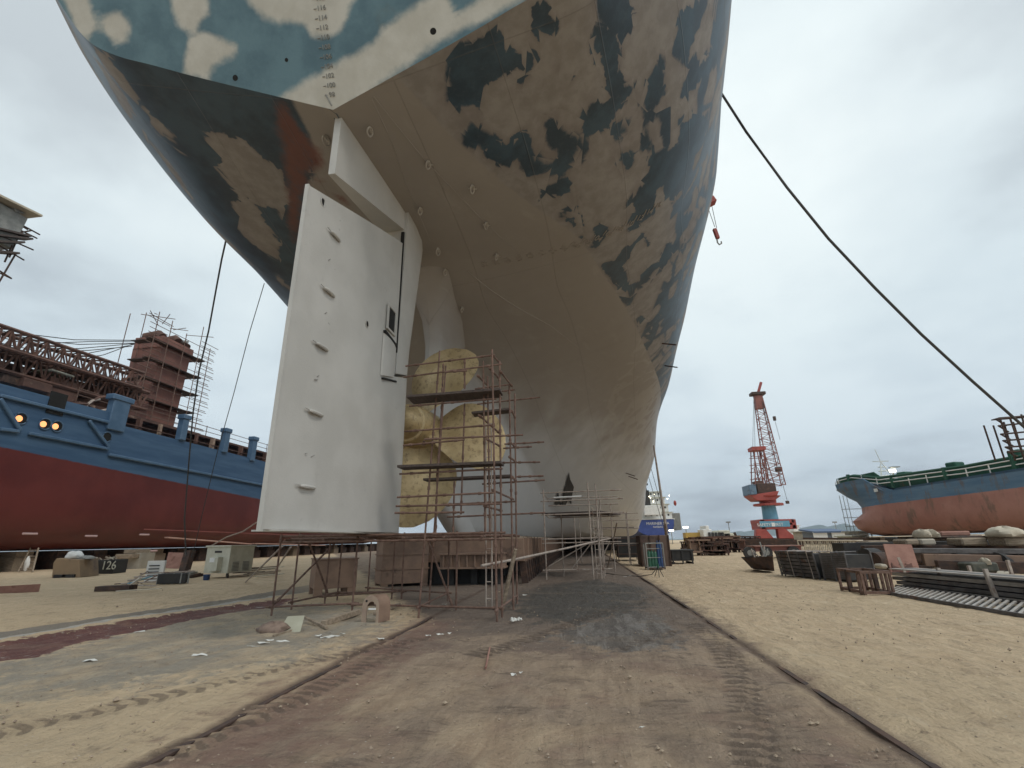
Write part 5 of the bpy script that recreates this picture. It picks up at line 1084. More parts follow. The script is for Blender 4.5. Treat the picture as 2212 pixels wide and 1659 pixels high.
for k,(x0,x1,y0,y1) in enumerate(((266,303,1196,1206),(272,298,1187,1196),(240,290,1198,1208))):
    a=V3(AY(x0,y1,36));b=V3(AY(x1,y0,36));tag((lambda m:(m.box(((a.x+b.x)/2,36+k*.5,(a.z+b.z)/2),(b.x-a.x,1.5,b.z-a.z)),m.build('timber_block',WOOD,bevel=.03))[1])(MB()),['grey timber block under the red hull, lower one at the right','small timber block topmost of the stack under the red hull','long timber block left of the stack under the red hull'][k],'timber block')
a=V3(AY(284,1215,36));MB().box((a.x,36.6,.6),(1.6,1.3,1.2)).build('block_base',CONC,None).name='concrete_block'
tag(bpy.data.objects['concrete_block'],'concrete block carrying the grey timber stack under the red hull','block')
p0=V3(AZ(-60,1286));p1=V3(AZ(84,1277));m=MB();m.bar(p0+Vector((0,0,.12)),p1+Vector((0,0,.12)),.06,.3,up=(0,0,1));t=tag(m.build('steel_edging',RUSTP),'low rust brown steel edging along the sand at far left','edging')
# ---------------------------------------------------------------- debris near the low scaffold
a=V3(AZ(780,1345));t=thing('steel_saddle','half-round steel saddle bracket standing in the dirt','saddle',(a.x,a.y,0))
for k,off in enumerate((0,.34)):
    P_=[];n=14
    for j in range(n+1):
        an=math.pi*j/n;P_.append((a.x+.19-.19*math.cos(an)+off*.35,a.y+off,.30+.24*math.sin(an)))
    P_=[(a.x+off*.35,a.y+off,0)]+P_+[(a.x+.38+off*.35,a.y+off,0)];
    if k==0:
        m=MB();I_=[]
        for j in range(n+1):
            an=math.pi*j/n;I_.append((a.x+.21-.11*math.cos(an),a.y,.26+.15*math.sin(an)))
        I_=[(a.x+.10,a.y,0)]+I_+[(a.x+.32,a.y,0)]
        v=[Vector(p)+Vector((0,o,0)) for o in(0,.03) for p in P_+I_];K=len(P_);f=[]
        for j in range(K-1):f+=[(j,j+1,K+j+1,K+j),(2*K+j,3*K+j,3*K+j+1,2*K+j+1),(j,2*K+j,2*K+j+1,j+1),(K+j,K+j+1,3*K+j+1,3*K+j)]
        m.add(v,f);m.build('side_plate',pmat('pale_brown_steel',(.30,.22,.17),(.38,.29,.22),5,.8,0,.2,(.16,.10,.08)),t)
    else:
        m=MB()
        q=P_
        for j in range(1,len(q)-1):m.add([Vector(q[j])-Vector((off*.35,off,0)),Vector(q[j+1])-Vector((off*.35,off,0)) if j+1<len(q)-1 else Vector(q[j+1])-Vector((off*.35,off,0)),q[j+1],q[j]],[(0,1,2,3)])
        m.build('curved_plate',BROWN,t,True)
MB().tube([(a.x+.09,a.y-.004,.42),(a.x+.09,a.y+.01,.42)],.025,10).build('bolt_hole',DARKIN,t)
MB().box((a.x+.24,a.y-.03,.27),(.16,.02,.035)).build('paper_strip',WHITE,t)
a=V3(AZ(698,1352));b=V3(AZ(775,1330));tag(MB().bar(a+Vector((0,0,.05)),b+Vector((0,0,.09)),.13,.11).build('timber_beam',WOOD,bevel=.01),'grey squared timber lying against the steel saddle','timber')
a=V3(AZ(810,1330));b=V3(AZ(862,1311));tag(MB().bar(a+Vector((0,0,.05)),b+Vector((0,0,.06)),.10,.07).build('timber_beam',WOOD,bevel=.01),'timber beam lying on the ground behind the steel saddle','timber')
a=V3(AZ(600,1367));b=V3(AZ(648,1365));tag((lambda m:(m.prism([a,b,AY(657,1332,b.y+.25),AY(620,1334,a.y+.25)],(0,.015,.02)),m.build('steel_sheet',pmat('pale_olive_sheet',(.36,.35,.27),(.42,.41,.32),3,.6,0,.1)))[1])(MB()),'square pale sheet propped on the dirt left of the steel saddle','sheet')
a=V3(AZ(566,1368));tag(MB().blob((a.x+.15,a.y+.1,.04),(.32,.2,.14),4,.3).build('dirt_lump',pmat('brown_lump',(.17,.12,.095),(.26,.19,.15),6,.95,0,.5),None,True),'brown clod of dirt left of the pale sheet','clod')
a=V3(AZ(652,1342));b=V3(AZ(705,1360));tag(MB().bar(a+Vector((0,0,.1)),b+Vector((0,0,.03)),.05,.045).build('wood_strip',WOOD),'thin wooden strip between the pale sheet and the squared timber','timber')
a=V3(AZ(590,1376));b=V3(AZ(640,1362));tag(MB().bar(a+Vector((0,0,.02)),b+Vector((0,0,.03)),.04,.03).build('wood_strip',WOOD),'thin wooden strip lying before the pale sheet','timber')
a=V3(AZ(1049,1446));b=V3(AZ(1058,1402));tag(MB().tube([a+Vector((0,0,.015)),b+Vector((0,0,.02))],.014,8).build('steel_pin',RUSTP,None,True),'short rusty rod lying alone in the red dirt in the foreground','rod')
def scrap(px,py,s,seed,mat,z=.012):
    rn=random.Random(seed);c=V3(AZ(px,py));m=MB();n=8;v=[(c.x,c.y,z+.02)]
    for k in range(n):
        a=2*math.pi*k/n;r=s*rn.uniform(.35,1);v.append((c.x+r*1.4*math.cos(a),c.y+r*.7*math.sin(a),z+rn.uniform(0,.06)*s*8*.1+rn.uniform(0,.03)))
    m.add(v,[(0,k+1,(k+1)%n+1) for k in range(n)]);o=m.build('paper_scrap',mat);sm=o.modifiers.new('thick','SOLIDIFY');sm.thickness=.004;return o
PAP=pmat('torn_white_paper',(.60,.59,.55),(.70,.69,.65),9,.9,0,.2,(.35,.32,.28),.6,5)
for k,(px,py,s) in enumerate(((565,1392,.12),(585,1386,.09),(610,1388,.10),(548,1400,.1),(690,1376,.08),(705,1380,.13),(722,1377,.09),(740,1372,.07),(190,1431,.13),(925,1376,.05),(952,1374,.06),(970,1371,.05),(1108,1343,.07),(1120,1341,.07),(1350,1247,.10),(1362,1245,.08),(905,1312,.06),(960,1308,.07),(1135,1287,.08),(300,1367,.12),(640,1310,.10),(662,1313,.08),(430,1478-60,.1),(805,1290,.08),(820,1383,.07),(1125,1458,.03),(1110,1462,.03),(1385,1580,.03))):
    l='torn pale paper scrap lying on the dirt'
    tag(scrap(px,py,s,k,PAP),{8:'lone white paper scrap on the grey sludge at left',14:'white crumpled bag on the dark dirt near the right rail'}.get(k,l),'paper scrap',None if k in(8,14) else 'paper scraps on the dirt')
for k in range(9):
    px=1105+rn.uniform(-4,22);py=1342+rn.uniform(-4,5);c=V3(AZ(px,py));tag(MB().blob((c.x,c.y,.02),(.03,.025,.03),k,.3,5).build('foam_crumb',PAP,None,True),'white foam crumb in the small cluster before the tall scaffold','crumb','white crumbs before the tall scaffold')
# ---------------------------------------------------------------- right yard
# bundle of mesh baskets and gratings
def basket(a,b,h,d,label,name,lean=.12,slats=7,mat=STEELB,straps=4,flare=0):
    a=V3(a);b=V3(b);e=(b-a);ln=e.length;e.normalize();nn=Vector((-e.y,e.x,0))
    if nn.y<0:nn=-nn
    t=thing(name,label,'steel basket',tuple(a),'dark steel baskets on the sand')
    v=[a-e*flare,b+e*flare*0,b+nn*d,a+nn*d-e*flare*.2]
    off=nn*(-lean)
    for k in range(slats):
        z=.1+(h-.12)*k/(slats-1);o=off*(k/(slats-1))
        MB().bar(a+o+Vector((0,0,z)),b+o+Vector((0,0,z)),.03,h/slats*.72).build('slat',mat,t)
    m=MB();m.prism([a+nn*.05+Vector((0,0,.06)),b+nn*.05+Vector((0,0,.06)),b+nn*.05+off+Vector((0,0,h-.05)),a+nn*.05+off+Vector((0,0,h-.05))],nn*(d-.1));m.build('stack',BLACK,t)
    for k in range(straps):
        p=a+e*(ln*(k+.5)/straps)-nn*.04;MB().tube([p+Vector((0,0,0)),p+off+Vector((0,0,h+.03)),p+off+nn*d+Vector((0,0,h+.03))],.028,6).build('strap',PIPE if k%2 else STEELB,t)
    for p in(a,b,a+nn*d,b+nn*d):MB().tube([p,p+off+Vector((0,0,h+.05))],.035,6).build('post',STEELB,t)
    return t
basket(AZ(1690,1243),AZ(1772,1252),.95,1.0,'long dark slatted steel basket, middle of the row on the sand','steel_basket')
basket(AZ(1783,1253),AZ(1838,1258),.95,1.1,'dark mesh basket with an upright end panel, right end of the row','steel_basket',.02,14,STEELB,1)
t=thing('steel_tray','open dark steel tray, left end of the basket row','tray',AZ(1640,1232));a=V3(AZ(1630,1234));b=V3(AZ(1674,1238));nn=Vector((.2,1,0)).normalized()
m=MB();m.prism([a+Vector((0,0,.1)),b+Vector((0,0,.1)),b+Vector((.0,-.1,.72)),a+Vector((-.45,-.1,.6))],nn*.03);m.build('front_panel',RUSTD,t);m=MB();m.prism([a+nn*1.3+Vector((0,0,.1)),b+nn*1.3+Vector((0,0,.1)),b+nn*1.3+Vector((0,0,.7)),a+nn*1.3+Vector((-.4,0,.6))],nn*.03);m.build('back_panel',BLACK,t)
m=MB();m.prism([a+Vector((0,0,.08)),b+Vector((0,0,.08)),b+nn*1.3+Vector((0,0,.08)),a+nn*1.3+Vector((0,0,.08))],(0,0,.04));m.build('floor',BLACK,t)
for k in range(7):
    p=lerp(a,b,.2+.1*k)+nn*.5;MB().bar(p+Vector((0,0,.3)),p+Vector((rn.uniform(-.5,.5),rn.uniform(0,.3),1.05+rn.uniform(-.2,.3))),.05).build('scrap_piece',PIPE if k%2 else GREY,t)
# beam trailer
y0=40;a=V3(AY(1628,1180,y0));b=V3(AY(1728,1180,y0));z0=V3(AY(1680,1190,y0)).z
t=thing('beam_trailer','low trailer with rusty red beam behind the steel tray','trailer',(a.x,y0,0));MB().box(((a.x+b.x)/2,y0+.6,(a.z+z0)/2),(b.x-a.x,1.6,a.z-z0)).build('beam',REDL,t,bevel=.02)
for z in(a.z,z0):MB().box(((a.x+b.x)/2,y0+.6,z),(b.x-a.x+.1,1.9,.06)).build('flange',RUSTP,t)
for px in(1620,1656,1715):
    c=V3(AY(px,1200,y0-.3));wh=MB().tube([(c.x,y0-.45,.42),(c.x,y0-.15,.42)],.42,18).build('wheel',BLACK,t,True);MB().tube([(c.x,y0-.47,.42),(c.x,y0-.44,.42)],.2,14).build('rim',GREY,wh,True)
for k in range(8):MB().bar((a.x+.3+k*.32,y0-.3,z0),(a.x+.5+k*.32,y0-.3,.15),.07).build('bracket',RUSTD,t)
# lattice jib lying on the ground
a=V3(AY(1732,1184,46));b=V3(AY(1862,1186,43));t=thing('crane_jib','yellowish lattice crane jib lying on the sand behind the baskets','crane jib',tuple(a))
lattice(a,b,1.3,1.25,15,.06,CLOTH,'lattice',t);tag(MB().bar(AY(1715,1201,45),AY(1870,1200,42.5),.35,.3).build('steel_beam',STEELB),'long dark beam lying in front of the lattice jib','beam')
lattice(V3(AY(1560,1170,75)),V3(AY(1640,1171,72)),1.6,1.4,14,.09,RUSTD,'truss',thing('truss','dark lattice truss far off left of the red crane','truss',AY(1560,1170,75)))
for k,(x0,x1,yy,Y_,l) in enumerate(((1600,1735,1172,60,'long dark steel section lying under the red crane'),(1735,1870,1168,62,'long dark steel section lying right of the red crane'),(1520,1640,1166,80,'far dark steel section on the horizon left of the red crane'))):
    tag(MB().bar(AY(x0,yy,Y_),AY(x1,yy+1,Y_-2),1.0,.7).build('steel_section',RUSTD),l,'steel section')
# stacked beams with the ladder frame in front
a=V3(AZ(1931,1271));b=V3(AZ(2330,1322));e=(b-a).normalized();nn=Vector((-e.y,e.x,0));nn=nn if nn.y>0 else -nn
t=thing('beam_stack','long stack of grey steel bars behind the flat ladder at right','steel bars',tuple(a))
for r in range(4):
    for k in range(5):
        q=nn*(.1+.2*k)+Vector((0,0,.06+.12*r));MB().bar(a+q+e*rn.uniform(-.05,.25),b+q,.17,.09).build('bar',STEELB if (k+r)%3 else pmat('pale_bar',(.22,.20,.18),(.34,.31,.28),3,.6,.3),t)
for k in range(3):
    q=nn*(.12+.3*k)+Vector((0,0,.56));MB().bar(a+q,b+q,.26,.03).build('top_board',pmat('sun_bleached_board',(.27,.24,.21),(.42,.38,.34),2,.8) if k!=1 else STEELB,t)
a0=V3(AZ(1903,1283));a1=V3(AZ(2330,1357));b0=V3(AZ(1937,1274));b1=V3(AZ(2330,1329))
t=thing('flat_ladder','long steel ladder frame lying flat in front of the bar stack','ladder',tuple(a0));MB().bar(a0+Vector((0,0,.05)),a1+Vector((0,0,.05)),.05,.08).build('side_rail',STEELB,t);MB().bar(b0+Vector((0,0,.10)),b1+Vector((0,0,.10)),.05,.08).build('side_rail',STEELB,t)
for k in range(27):
    q=(k+1)/28;MB().bar(lerp(a0,a1,q*.97)+Vector((0,0,.07)),lerp(b0,b1,q)+Vector((0,0,.11)),.055,.03).build('rung',pmat('worn_rung',(.34,.31,.28),(.46,.42,.38),6,.5,.3) if k==0 else bpy.data.materials['worn_rung'],t)
MB().add([a0+Vector((.2,.1,.012)),a1+Vector((0,.1,.012)),b1+Vector((0,-.02,.012)),b0+Vector((0,-.02,.012))],[(0,1,2,3)]).build('backing_sheet',BLACK,t)
for k,(p,q,l) in enumerate((((2039,1280),(2026,1227),'slanting stake nearest the left end of the bar stack'),((2155,1300),(2127,1229),'taller slanting stake in front of the bar stack at right'),((2103,1258),(2092,1222),'slanting post behind the bar stack, between the two stakes'),((2190,1255),(2176,1210),'slanting post farthest right behind the bar stack'))):
    A_=V3(AZ(*p));B_=V3(AY(*q,A_.y+.1));tag(MB().bar(A_,B_,.09,.09).build('stake',PIPE,bevel=.01),l,'stake')
# frame table
a=V3(AZ(1875,1276));b=V3(AZ(1932,1287));e=(b-a).normalized();nn=Vector((-e.y,e.x,0));nn=nn if nn.y>0 else -nn;w_=(b-a).length;h_=V3(AY(1868,1227,a.y)).z
t=thing('frame_table','rusty open steel frame standing left of the bar stack','steel frame',tuple(a))
for q in(0,.22,.42,.68,.85,1):
    for d in(0,.7):
        if d and q in(.22,.68):continue
        p=a+e*w_*q+nn*d;MB().bar(p,p+Vector((0,0,h_)),.06 if q not in(.42,) else .1).build('leg',RUST if q!=.42 else RUSTD,t)
for z in(.08,h_-.03):
    for d in(0,.7):MB().bar(a+nn*d+Vector((0,0,z)),b+nn*d+Vector((0,0,z)),.07).build('rail',RUST,t)
    for q in(0,1):MB().bar(a+e*w_*q+Vector((0,0,z)),a+e*w_*q+nn*.7+Vector((0,0,z)),.07).build('rail',RUST,t)
# leaning rusty plate with bitten lower part
Y_=20.5;P_=[AY(1908,1175,Y_+.5),AY(1969,1176,Y_+.5),AY(1991,1243,Y_),AY(1927,1243,Y_)]
t=thing('rust_plate','large rusty plate leaning on the dark trestle','plate',P_[3]);m=MB();m.prism(P_,(0,.05,0));m.build('plate',RUSTP,t)
m=MB();q=[lerp(P_[3],P_[0],.36),lerp(P_[2],P_[1],.36)];a=V3(q[0])+Vector((.0,-.015,0));b=V3(q[1])+Vector((0,-.015,0));n=16;v=[]
for k in range(n+1):v.append(lerp(a,b,.06+.72*k/n)+Vector((0,0,rn.uniform(-.07,.05))))
m.prism([lerp(P_[3],P_[2],.06)+Vector((0,-.03,.02)),lerp(P_[3],P_[2],.8)+Vector((0,-.03,.02))]+v[::-1],(0,.012,0));m.build('eaten_patch',pmat('dark_corroded',(.10,.05,.04),(.16,.08,.065),6,.9),t)
MB().bar(lerp(P_[3],P_[2],.45)+Vector((0,-.06,.0)),lerp(P_[3],P_[2],.33)+Vector((0,-.06,.62)),.09,.03).build('strap',PIPE,t)
# dark trestle beams with loads
t=thing('trestle','long dark steel trestle carrying covered loads under the green-decked ship','trestle',(18,25,0))
def hb(p,q,Y0,Y1,h,d,name,mat=RUSTD,par=None):
    a=V3(AY(*p,Y0));b=V3(AY(*q,Y1));m=MB();m.bar(a-Vector((0,0,h/2)),b-Vector((0,0,h/2)),d,h);return m.build(name,mat,par if par is not None else t,bevel=.02)
hb((1862,1178),(2300,1176),26,24.5,.30,.5,'upper_flange',RUSTD);hb((1862,1187),(2300,1190),26,24.5,.62,.25,'web',BROWN);hb((1885,1208),(2300,1216),26,24.5,.12,.5,'lower_flange',RUSTD)
hb((1950,1184),(2320,1186),24,22.5,.2,.4,'upper_flange',STEELB);hb((2020,1210),(2320,1216),23,22,.5,.3,'lower_beam',RUSTD)
MB().box((22,28,.6),(18,1.2,1.15)).build('dark_infill',BLACK,t)  # black infill box added to darken the gaps behind the beams
hb((1990,1196),(2320,1202),23.6,22.4,.5,.35,'lower_beam',BROWN)
hb((1870,1216),(2010,1222),24.4,23.6,.35,.5,'lower_beam',RUSTD)
for px in(1900,1950,2060,2130,2190,2240):
    a=V3(AY(px,1190,25));MB().box((a.x,25,a.z/2),(.35,.6,a.z)).build('leg',RUSTD,t)
for px,py,r,Y_ in((1885,1206,.42,24.5),(1905,1210,.32,23.8),(2060,1222,.38,24),(2085,1224,.4,24),(2175,1228,.45,23),(2215,1228,.4,23)):
    c=V3(AY(px,py,Y_));MB().tube([(c.x-.3,c.y,max(c.z,.35)),(c.x+.3,c.y+.25,max(c.z,.35))],r,16).build('roller',RUSTD if r<.4 else BLACK,t,True)
def load(x0,y0,x1,y1,Y_,name,mat,label,dp=1.0,kind='box'):
    a=V3(AY(x0,y0,Y_));b=V3(AY(x1,y1,Y_));c=((a.x+b.x)/2,Y_,(a.z+b.z)/2)
    if kind=='box':o=(lambda m:(m.box(c,(abs(b.x-a.x),dp,abs(a.z-b.z))),m.build(name,mat,bevel=.06))[1])(MB())
    else:o=MB().blob((c[0],c[1],c[2]-abs(a.z-b.z)*.15),(abs(b.x-a.x)*.5,dp*.5,abs(a.z-b.z)*.62),int(x0),.22,12).build(name,mat,None,True)
    return tag(o,label,name.replace('_',' '))
load(1940,1165,1972,1177,25,'concrete_block',WOOD,'stained block on the trestle left of the white covered load')
load(1972,1164,2008,1177,25,'concrete_block',CONC,'pale block on the trestle under the white covered load')
load(1978,1143,2003,1164,25.2,'covered_load',CLOTH,'smaller cream covered lump on the trestle, left half of a pair',1.2,'blob')
load(1995,1143,2022,1164,25.6,'covered_load',CLOTH,'rounder dusty cloth lump on the trestle, right half of a pair',1.2,'blob')
load(2015,1148,2082,1158,26.5,'steel_box',RUSTP,'rusty low box on the trestle right of the cloth lumps',1.0)
load(1998,1158,2100,1162,26.2,'steel_plate',RUSTD,'dark plate carried above the trestle beams',1.5)
load(2058,1162,2118,1178,25,'timber_block',WOOD,'weathered timber block in the middle of the trestle')
load(2134,1137,2205,1163,24,'covered_load',CLOTH,'large creased dusty tarpaulin over a load at the right edge',1.6,'blob')
load(2150,1161,2235,1178,24,'timber_block',WOOD,'thick timber block under the creased tarpaulin')
load(1862,1168,1910,1177,30,'timber_block',WOOD,'long grey timber block at the left end of the trestle')
load(1920,1160,1932,1172,32,'steel_post',BLACK,'black post between ship bow and trestle')
load(2075,1214,2140,1234,22.5,'machine',pmat('dark_green_machine',(.05,.055,.045),(.11,.11,.09),4,.8,0,.2),'dark ribbed machine lying under the right part of the trestle')
load(2118,1205,2136,1222,22.2,'tank',CLOTH,'small cream tank standing beside the ribbed machine',.6,'blob')
load(1893,1218,1912,1228,22.5,'concrete_block',CONC,'small pale block on the sand left of the rusty plate',.5)
for k in range(16):
    px=rn.uniform(1960,2210);py=rn.uniform(1234,1252);c=V3(AZ(px,py));tag(MB().blob((c.x,c.y,.04),(rn.uniform(.12,.35),rn.uniform(.1,.25),rn.uniform(.06,.14)),k,.4,6).build('rubble_lump',CONC if k%2 else WOOD,None,True),'rubble lump on the sand between trestle and bar stack','rubble','rubble below the trestle')
tag(scrap(1880,1222,.5,77,WHITE),'flat white sheet lying on the sand left of the frame table','sheet')
# far scrap rows
for k in range(26):
    px=1492+k*4.4+rn.uniform(-2,2);Y_=rn.choice((48,56,66));c=V3(AY(px,1190,Y_));w_=rn.uniform(1.2,2.2);h=rn.uniform(.8,1.7);m=MB()
    m.box((c.x,Y_,h*.25),(w_,1.5,.16));m.box((c.x,Y_,h),(w_,1.5,.14))
    for s in(-1,0,1):m.box((c.x+s*w_*.42,Y_-.6,h/2),(.12,.14,h));m.box((c.x+s*w_*.42,Y_+.6,h/2),(.12,.14,h))
    m.box((c.x,Y_+.1,h*.55),(w_*.8,1.0,h*.5));tag(m.build('steel_cradle',[RUSTD,BROWN,RUSTH][k%3]),'rusty steel cradle in the far row between black bin and red crane','steel cradle','far row of rusty steel cradles')
for k in range(5):
    a=V3(AY(1501+k*4,1188,50));b=V3(AY(1511+k*4,1181,50));tag(MB().bar(a,b,.5,.2).build('steel_plank',PIPE),'pale slanting plank leaning in the far scrap behind the black bin','plank','slanting planks behind the black bin')
# machine house and far shed
c=V3(AY(1525,1160,110));t=thing('barge_house','cream and white deckhouse far behind the scrap row','deckhouse',tuple(c))
for x0,x1,y0,y1,mt in((1530,1560,1150,1168,CREAM),(1544,1572,1146,1166,CREAM),(1512,1534,1144,1168,WHITE),(1517,1526,1136,1146,WHITE),(1556,1580,1152,1168,CREAM)):
    a=V3(AY(x0,y0,110));b=V3(AY(x1,y1,110));MB().box(((a.x+b.x)/2,110,(a.z+b.z)/2),(b.x-a.x,5,a.z-b.z)).build('house',mt,t,bevel=.1)
for k in range(5):
    a=V3(AY(1533+k*7,1157,107.3));MB().box(a,(.5,.1,1.3)).build('window',BLACK,t)
a=V3(AY(1505,1162,112));MB().box(a,(5,3,2.2)).build('loader_body',pmat('yellow_plant',(.45,.30,.07),(.5,.34,.1)),t)
a=V3(AY(1757,1148,92));b=V3(AY(1826,1162,92));t=thing('site_shed','blue-grey roofed shed with white doors right of the red crane','shed',((a.x+b.x)/2,92,0))
MB().box(((a.x+b.x)/2,94,(b.z+a.z)/2-.3),(b.x-a.x,5,a.z-b.z+.6)).build('wall',pmat('slate_wall',(.12,.14,.17),(.16,.18,.21)),t);m=MB();m.box(((a.x+b.x)/2,94,a.z+.1),(b.x-a.x+.7,6,.25),rx=.08);m.build('roof',pmat('blue_roof',(.06,.10,.18),(.09,.13,.22)),t)
for px in(1772,1812):
    c=V3(AY(px,1156,91.4));MB().box(c,(2.2,.1,1.1)).build('window',WHITE,t)
for k,(x0,x1,y0,y1,Y_,mt,l) in enumerate(((1722,1752,1150,1166,100,CONC,'low grey hut right of the red crane foot'),(1706,1722,1136,1148,150,WHITE,'distant white tank farm top by the crane leg'),(1825,1850,1160,1170,70,CREAM,'small cream hut below the ship bow'),(1840,1862,1150,1166,75,GREY,'grey hut behind the bow of the green-decked ship'))):
    a=V3(AY(x0,y0,Y_));b=V3(AY(x1,y1,Y_));m=MB();m.box(((a.x+b.x)/2,Y_,(a.z)/2),(b.x-a.x,4,a.z));m.box(((a.x+b.x)/2,Y_,a.z+.1),(b.x-a.x+.6,4.6,.2));tag(m.build('hut',mt,bevel=.05),l,'hut')
# lamp masts
for px,py,Y_,lit,l in((1481,1139,120,1,'thin lamp mast with a lit lamp right of the white ship'),(1450,1146,130,1,'lamp mast with a lit lamp at the right side of the white ship'),(1573,1128,140,0,'thin unlit mast in front of the far hills'),(1879,1140,90,0,'thin unlit mast left of the green-decked ship'),(1803,1128,150,0,'thin unlit mast above the far shed')):
    c=V3(AY(px,py,Y_));t=thing('lamp_mast',l,'mast',(c.x,Y_,0));MB().tube([(c.x,Y_,0),(c.x,Y_,c.z)],.09,6).build('pole',GREY,t)
    MB().box(c,(1.1,.4,.35)).build('lamp_head',LAMP if lit else GREY,t)
a=V3(AY(1585,1160,95))
for k,(p,q) in enumerate((((1560,1164),(1604,1165)),((1586,1150),(1592,1162)),((1604,1165),(1608,1178)))):
    tag(MB().bar(AY(*p,70),AY(*q,70),.25).build('derrick_arm',RUSTD),['low dark derrick arm on the horizon','short upright of the far dark derrick','leg of the far dark derrick at its right end'][k],'derrick')
# ---------------------------------------------------------------- red portal crane
YC=130
t=thing('portal_crane','red portal crane with a tall lattice jib and blue machine house','crane',(46.5,YC,0))
def CP(px,py,dy=0):return V3(AY(px,py,YC+dy))
TH=7
# portal
for s,(x0,x1,x2,x3) in((0,(1633,1672,1655,1634)),(1,(1683,1722,1698,1680))):
    for dy in(-TH/2,TH/2-1.6):MB().prism([CP(x0,1163,dy),CP(x1,1163,dy),CP(x2,1143,dy),CP(x3,1143,dy)],(0,1.6,0)).build('leg',REDC,t,bevel=.08)
    for dy in(-TH/2,TH/2-1.6):
        c=CP((x0+x1)/2,1166,dy);MB().box((c.x,YC+dy+.8,c.z-.4),(5,1.2,1.5)).build('bogie',RUSTD,t)
m=MB();m.box((CP(1668,1135).x,YC,CP(1668,1127).z),(CP(1706,1130).x-CP(1634,1130).x,TH,CP(1,1123).z*0+.9));m.build('portal_beam',REDC,t,bevel=.08)
a=CP(1634,1141);b=CP(1707,1139);m=MB();m.box(((a.x+b.x)/2,YC,a.z+.1),(b.x-a.x,TH,.9));m.build('portal_beam',REDC,t,bevel=.08)
for px in(1637,1703):
    c=CP(px,1133);MB().box((c.x,YC,c.z),(.9,TH,2.2)).build('portal_post',REDC,t)
a=CP(1641,1133,-TH/2);b=CP(1706,1133,-TH/2);MB().box(((a.x+b.x)/2,YC-TH/2-.08,a.z+.05),(b.x-a.x,.1,1.35)).build('sign_board',BLUEL,t)
c=CP(1669,1134,-TH/2);text('sign_text','SAFETY  FIRST',.95,WHITE,frame(0,(1,0,0),(0,0,1),(0,-1,0),(c.x-.6,YC-TH/2-.18,c.z+.05)),t,.02)
MB().box((c.x+.1,YC-TH/2-.18,c.z+.1),(.75,.06,.85)).build('sign_emblem',WHITE,t)
m=MB();a=CP(1665,1122);b=CP(1657,1092);m.tube([(a.x,YC,a.z),(a.x,YC,b.z)],[1.75,1.6],20);m.build('column',BLUEL,t,True)
cx_=a.x
m=MB();z0=CP(1656,1090).z;z1=CP(1653,1075).z;m.tube([(cx_,YC,z0-.3),(cx_,YC,z0+.2)],[3.4,3.4],18);m.build('ring_walk',REDC,t)
m=MB();m.tube([(cx_,YC,z0+.2),(cx_,YC,z0+1.2),(cx_,YC,z1+.3)],[1.9,2.0,3.2],18);m.build('slewing_cone',REDC,t,True)
zf=CP(1645,1072).z;a=CP(1618,1072);b=CP(1676,1072);m=MB();m.prism([(a.x+1.0,YC-2.6,zf-1.2),(b.x-1.2,YC-2.6,zf-1.2),(b.x,YC-2.6,zf+1.0),(a.x-.6,YC-2.6,zf+.2)],(0,5.2,0));m.build('slewing_frame',REDC,t,bevel=.08)
a=CP(1610,1052);b=CP(1629,1078);MB().box(((a.x+b.x)/2,YC,(a.z+b.z)/2+.6),(b.x-a.x,5.6,a.z-b.z-.6)).build('machine_house',pmat('blue_house',(.09,.15,.22),(.14,.21,.28),1,.6,0,.1,(.06,.05,.05)),t,bevel=.1)
a=CP(1628,1050);b=CP(1672,1070);m=MB();m.box(((a.x+b.x)/2,YC,(a.z+b.z)/2+.4),(b.x-a.x,4.4,a.z-b.z));m.build('engine_room',RUSTD,t,bevel=.1)
a=CP(1629,1040);b=CP(1645,1052);MB().box(((a.x+b.x)/2,YC,(a.z+b.z)/2),(b.x-a.x,3,a.z-b.z)).build('operator_cab',RUSTH,t)
for k in range(5):
    c=CP(1652+5*k,1069,-2.3);MB().box(c,(.35,.1,.3)).build('lamp',WHITE,t)
# A-frame and jib
zb_=CP(1640,1050).z;fa=CP(1627,972);fb=CP(1649,972)
m=MB()
x0=CP(1627,1045).x;x1=CP(1652,1045).x;x2=CP(1668,1045).x;xa=CP(1626,975).x;xb=CP(1645,975).x;zt_=CP(1636,973).z
for dy in(-1.4,1.4):
    for (p,q) in(((x0,zb_),(xa,zt_)),((x1,zb_),(xb,zt_)),((x0+2,zb_),(xa+.6,zt_)),((x2,zb_),(xb,zt_))):m.tube([(p[0],YC+dy,p[1]),(q[0],YC+dy,q[1])],.14,5)
    for k in range(1,5):
        q=k/5;za=zb_+(zt_-zb_)*q;m.tube([(x0+(xa-x0)*q-.4,YC+dy,za),(x1+(xb-x1)*q+.4,YC+dy,za)],.09,5)
    m.tube([(x0,YC+dy,zb_),(xb,YC+dy,zb_+(zt_-zb_)*.5)],.08,4);m.tube([(x1,YC+dy,zb_),(xa,YC+dy,zb_+(zt_-zb_)*.5)],.08,4)
for q in(.5,.85,1):
    z=zb_+(zt_-zb_)*q;m.tube([(x0+(xa-x0)*q,YC-1.4,z),(x0+(xa-x0)*q,YC+1.4,z)],.09,4);m.tube([(x1+(xb-x1)*q,YC-1.4,z),(x1+(xb-x1)*q,YC+1.4,z)],.09,4)
m.build('back_frame',REDL,t)
MB().box(((xa+xb)/2,YC,zt_+.3),(xb-xa+1.2,3.4,.9)).build('frame_head',REDC,t)
jb0=V3(((x1+x2)/2+1.6,YC,zb_));jt=CP(1638,862)
m=MB();nb=17
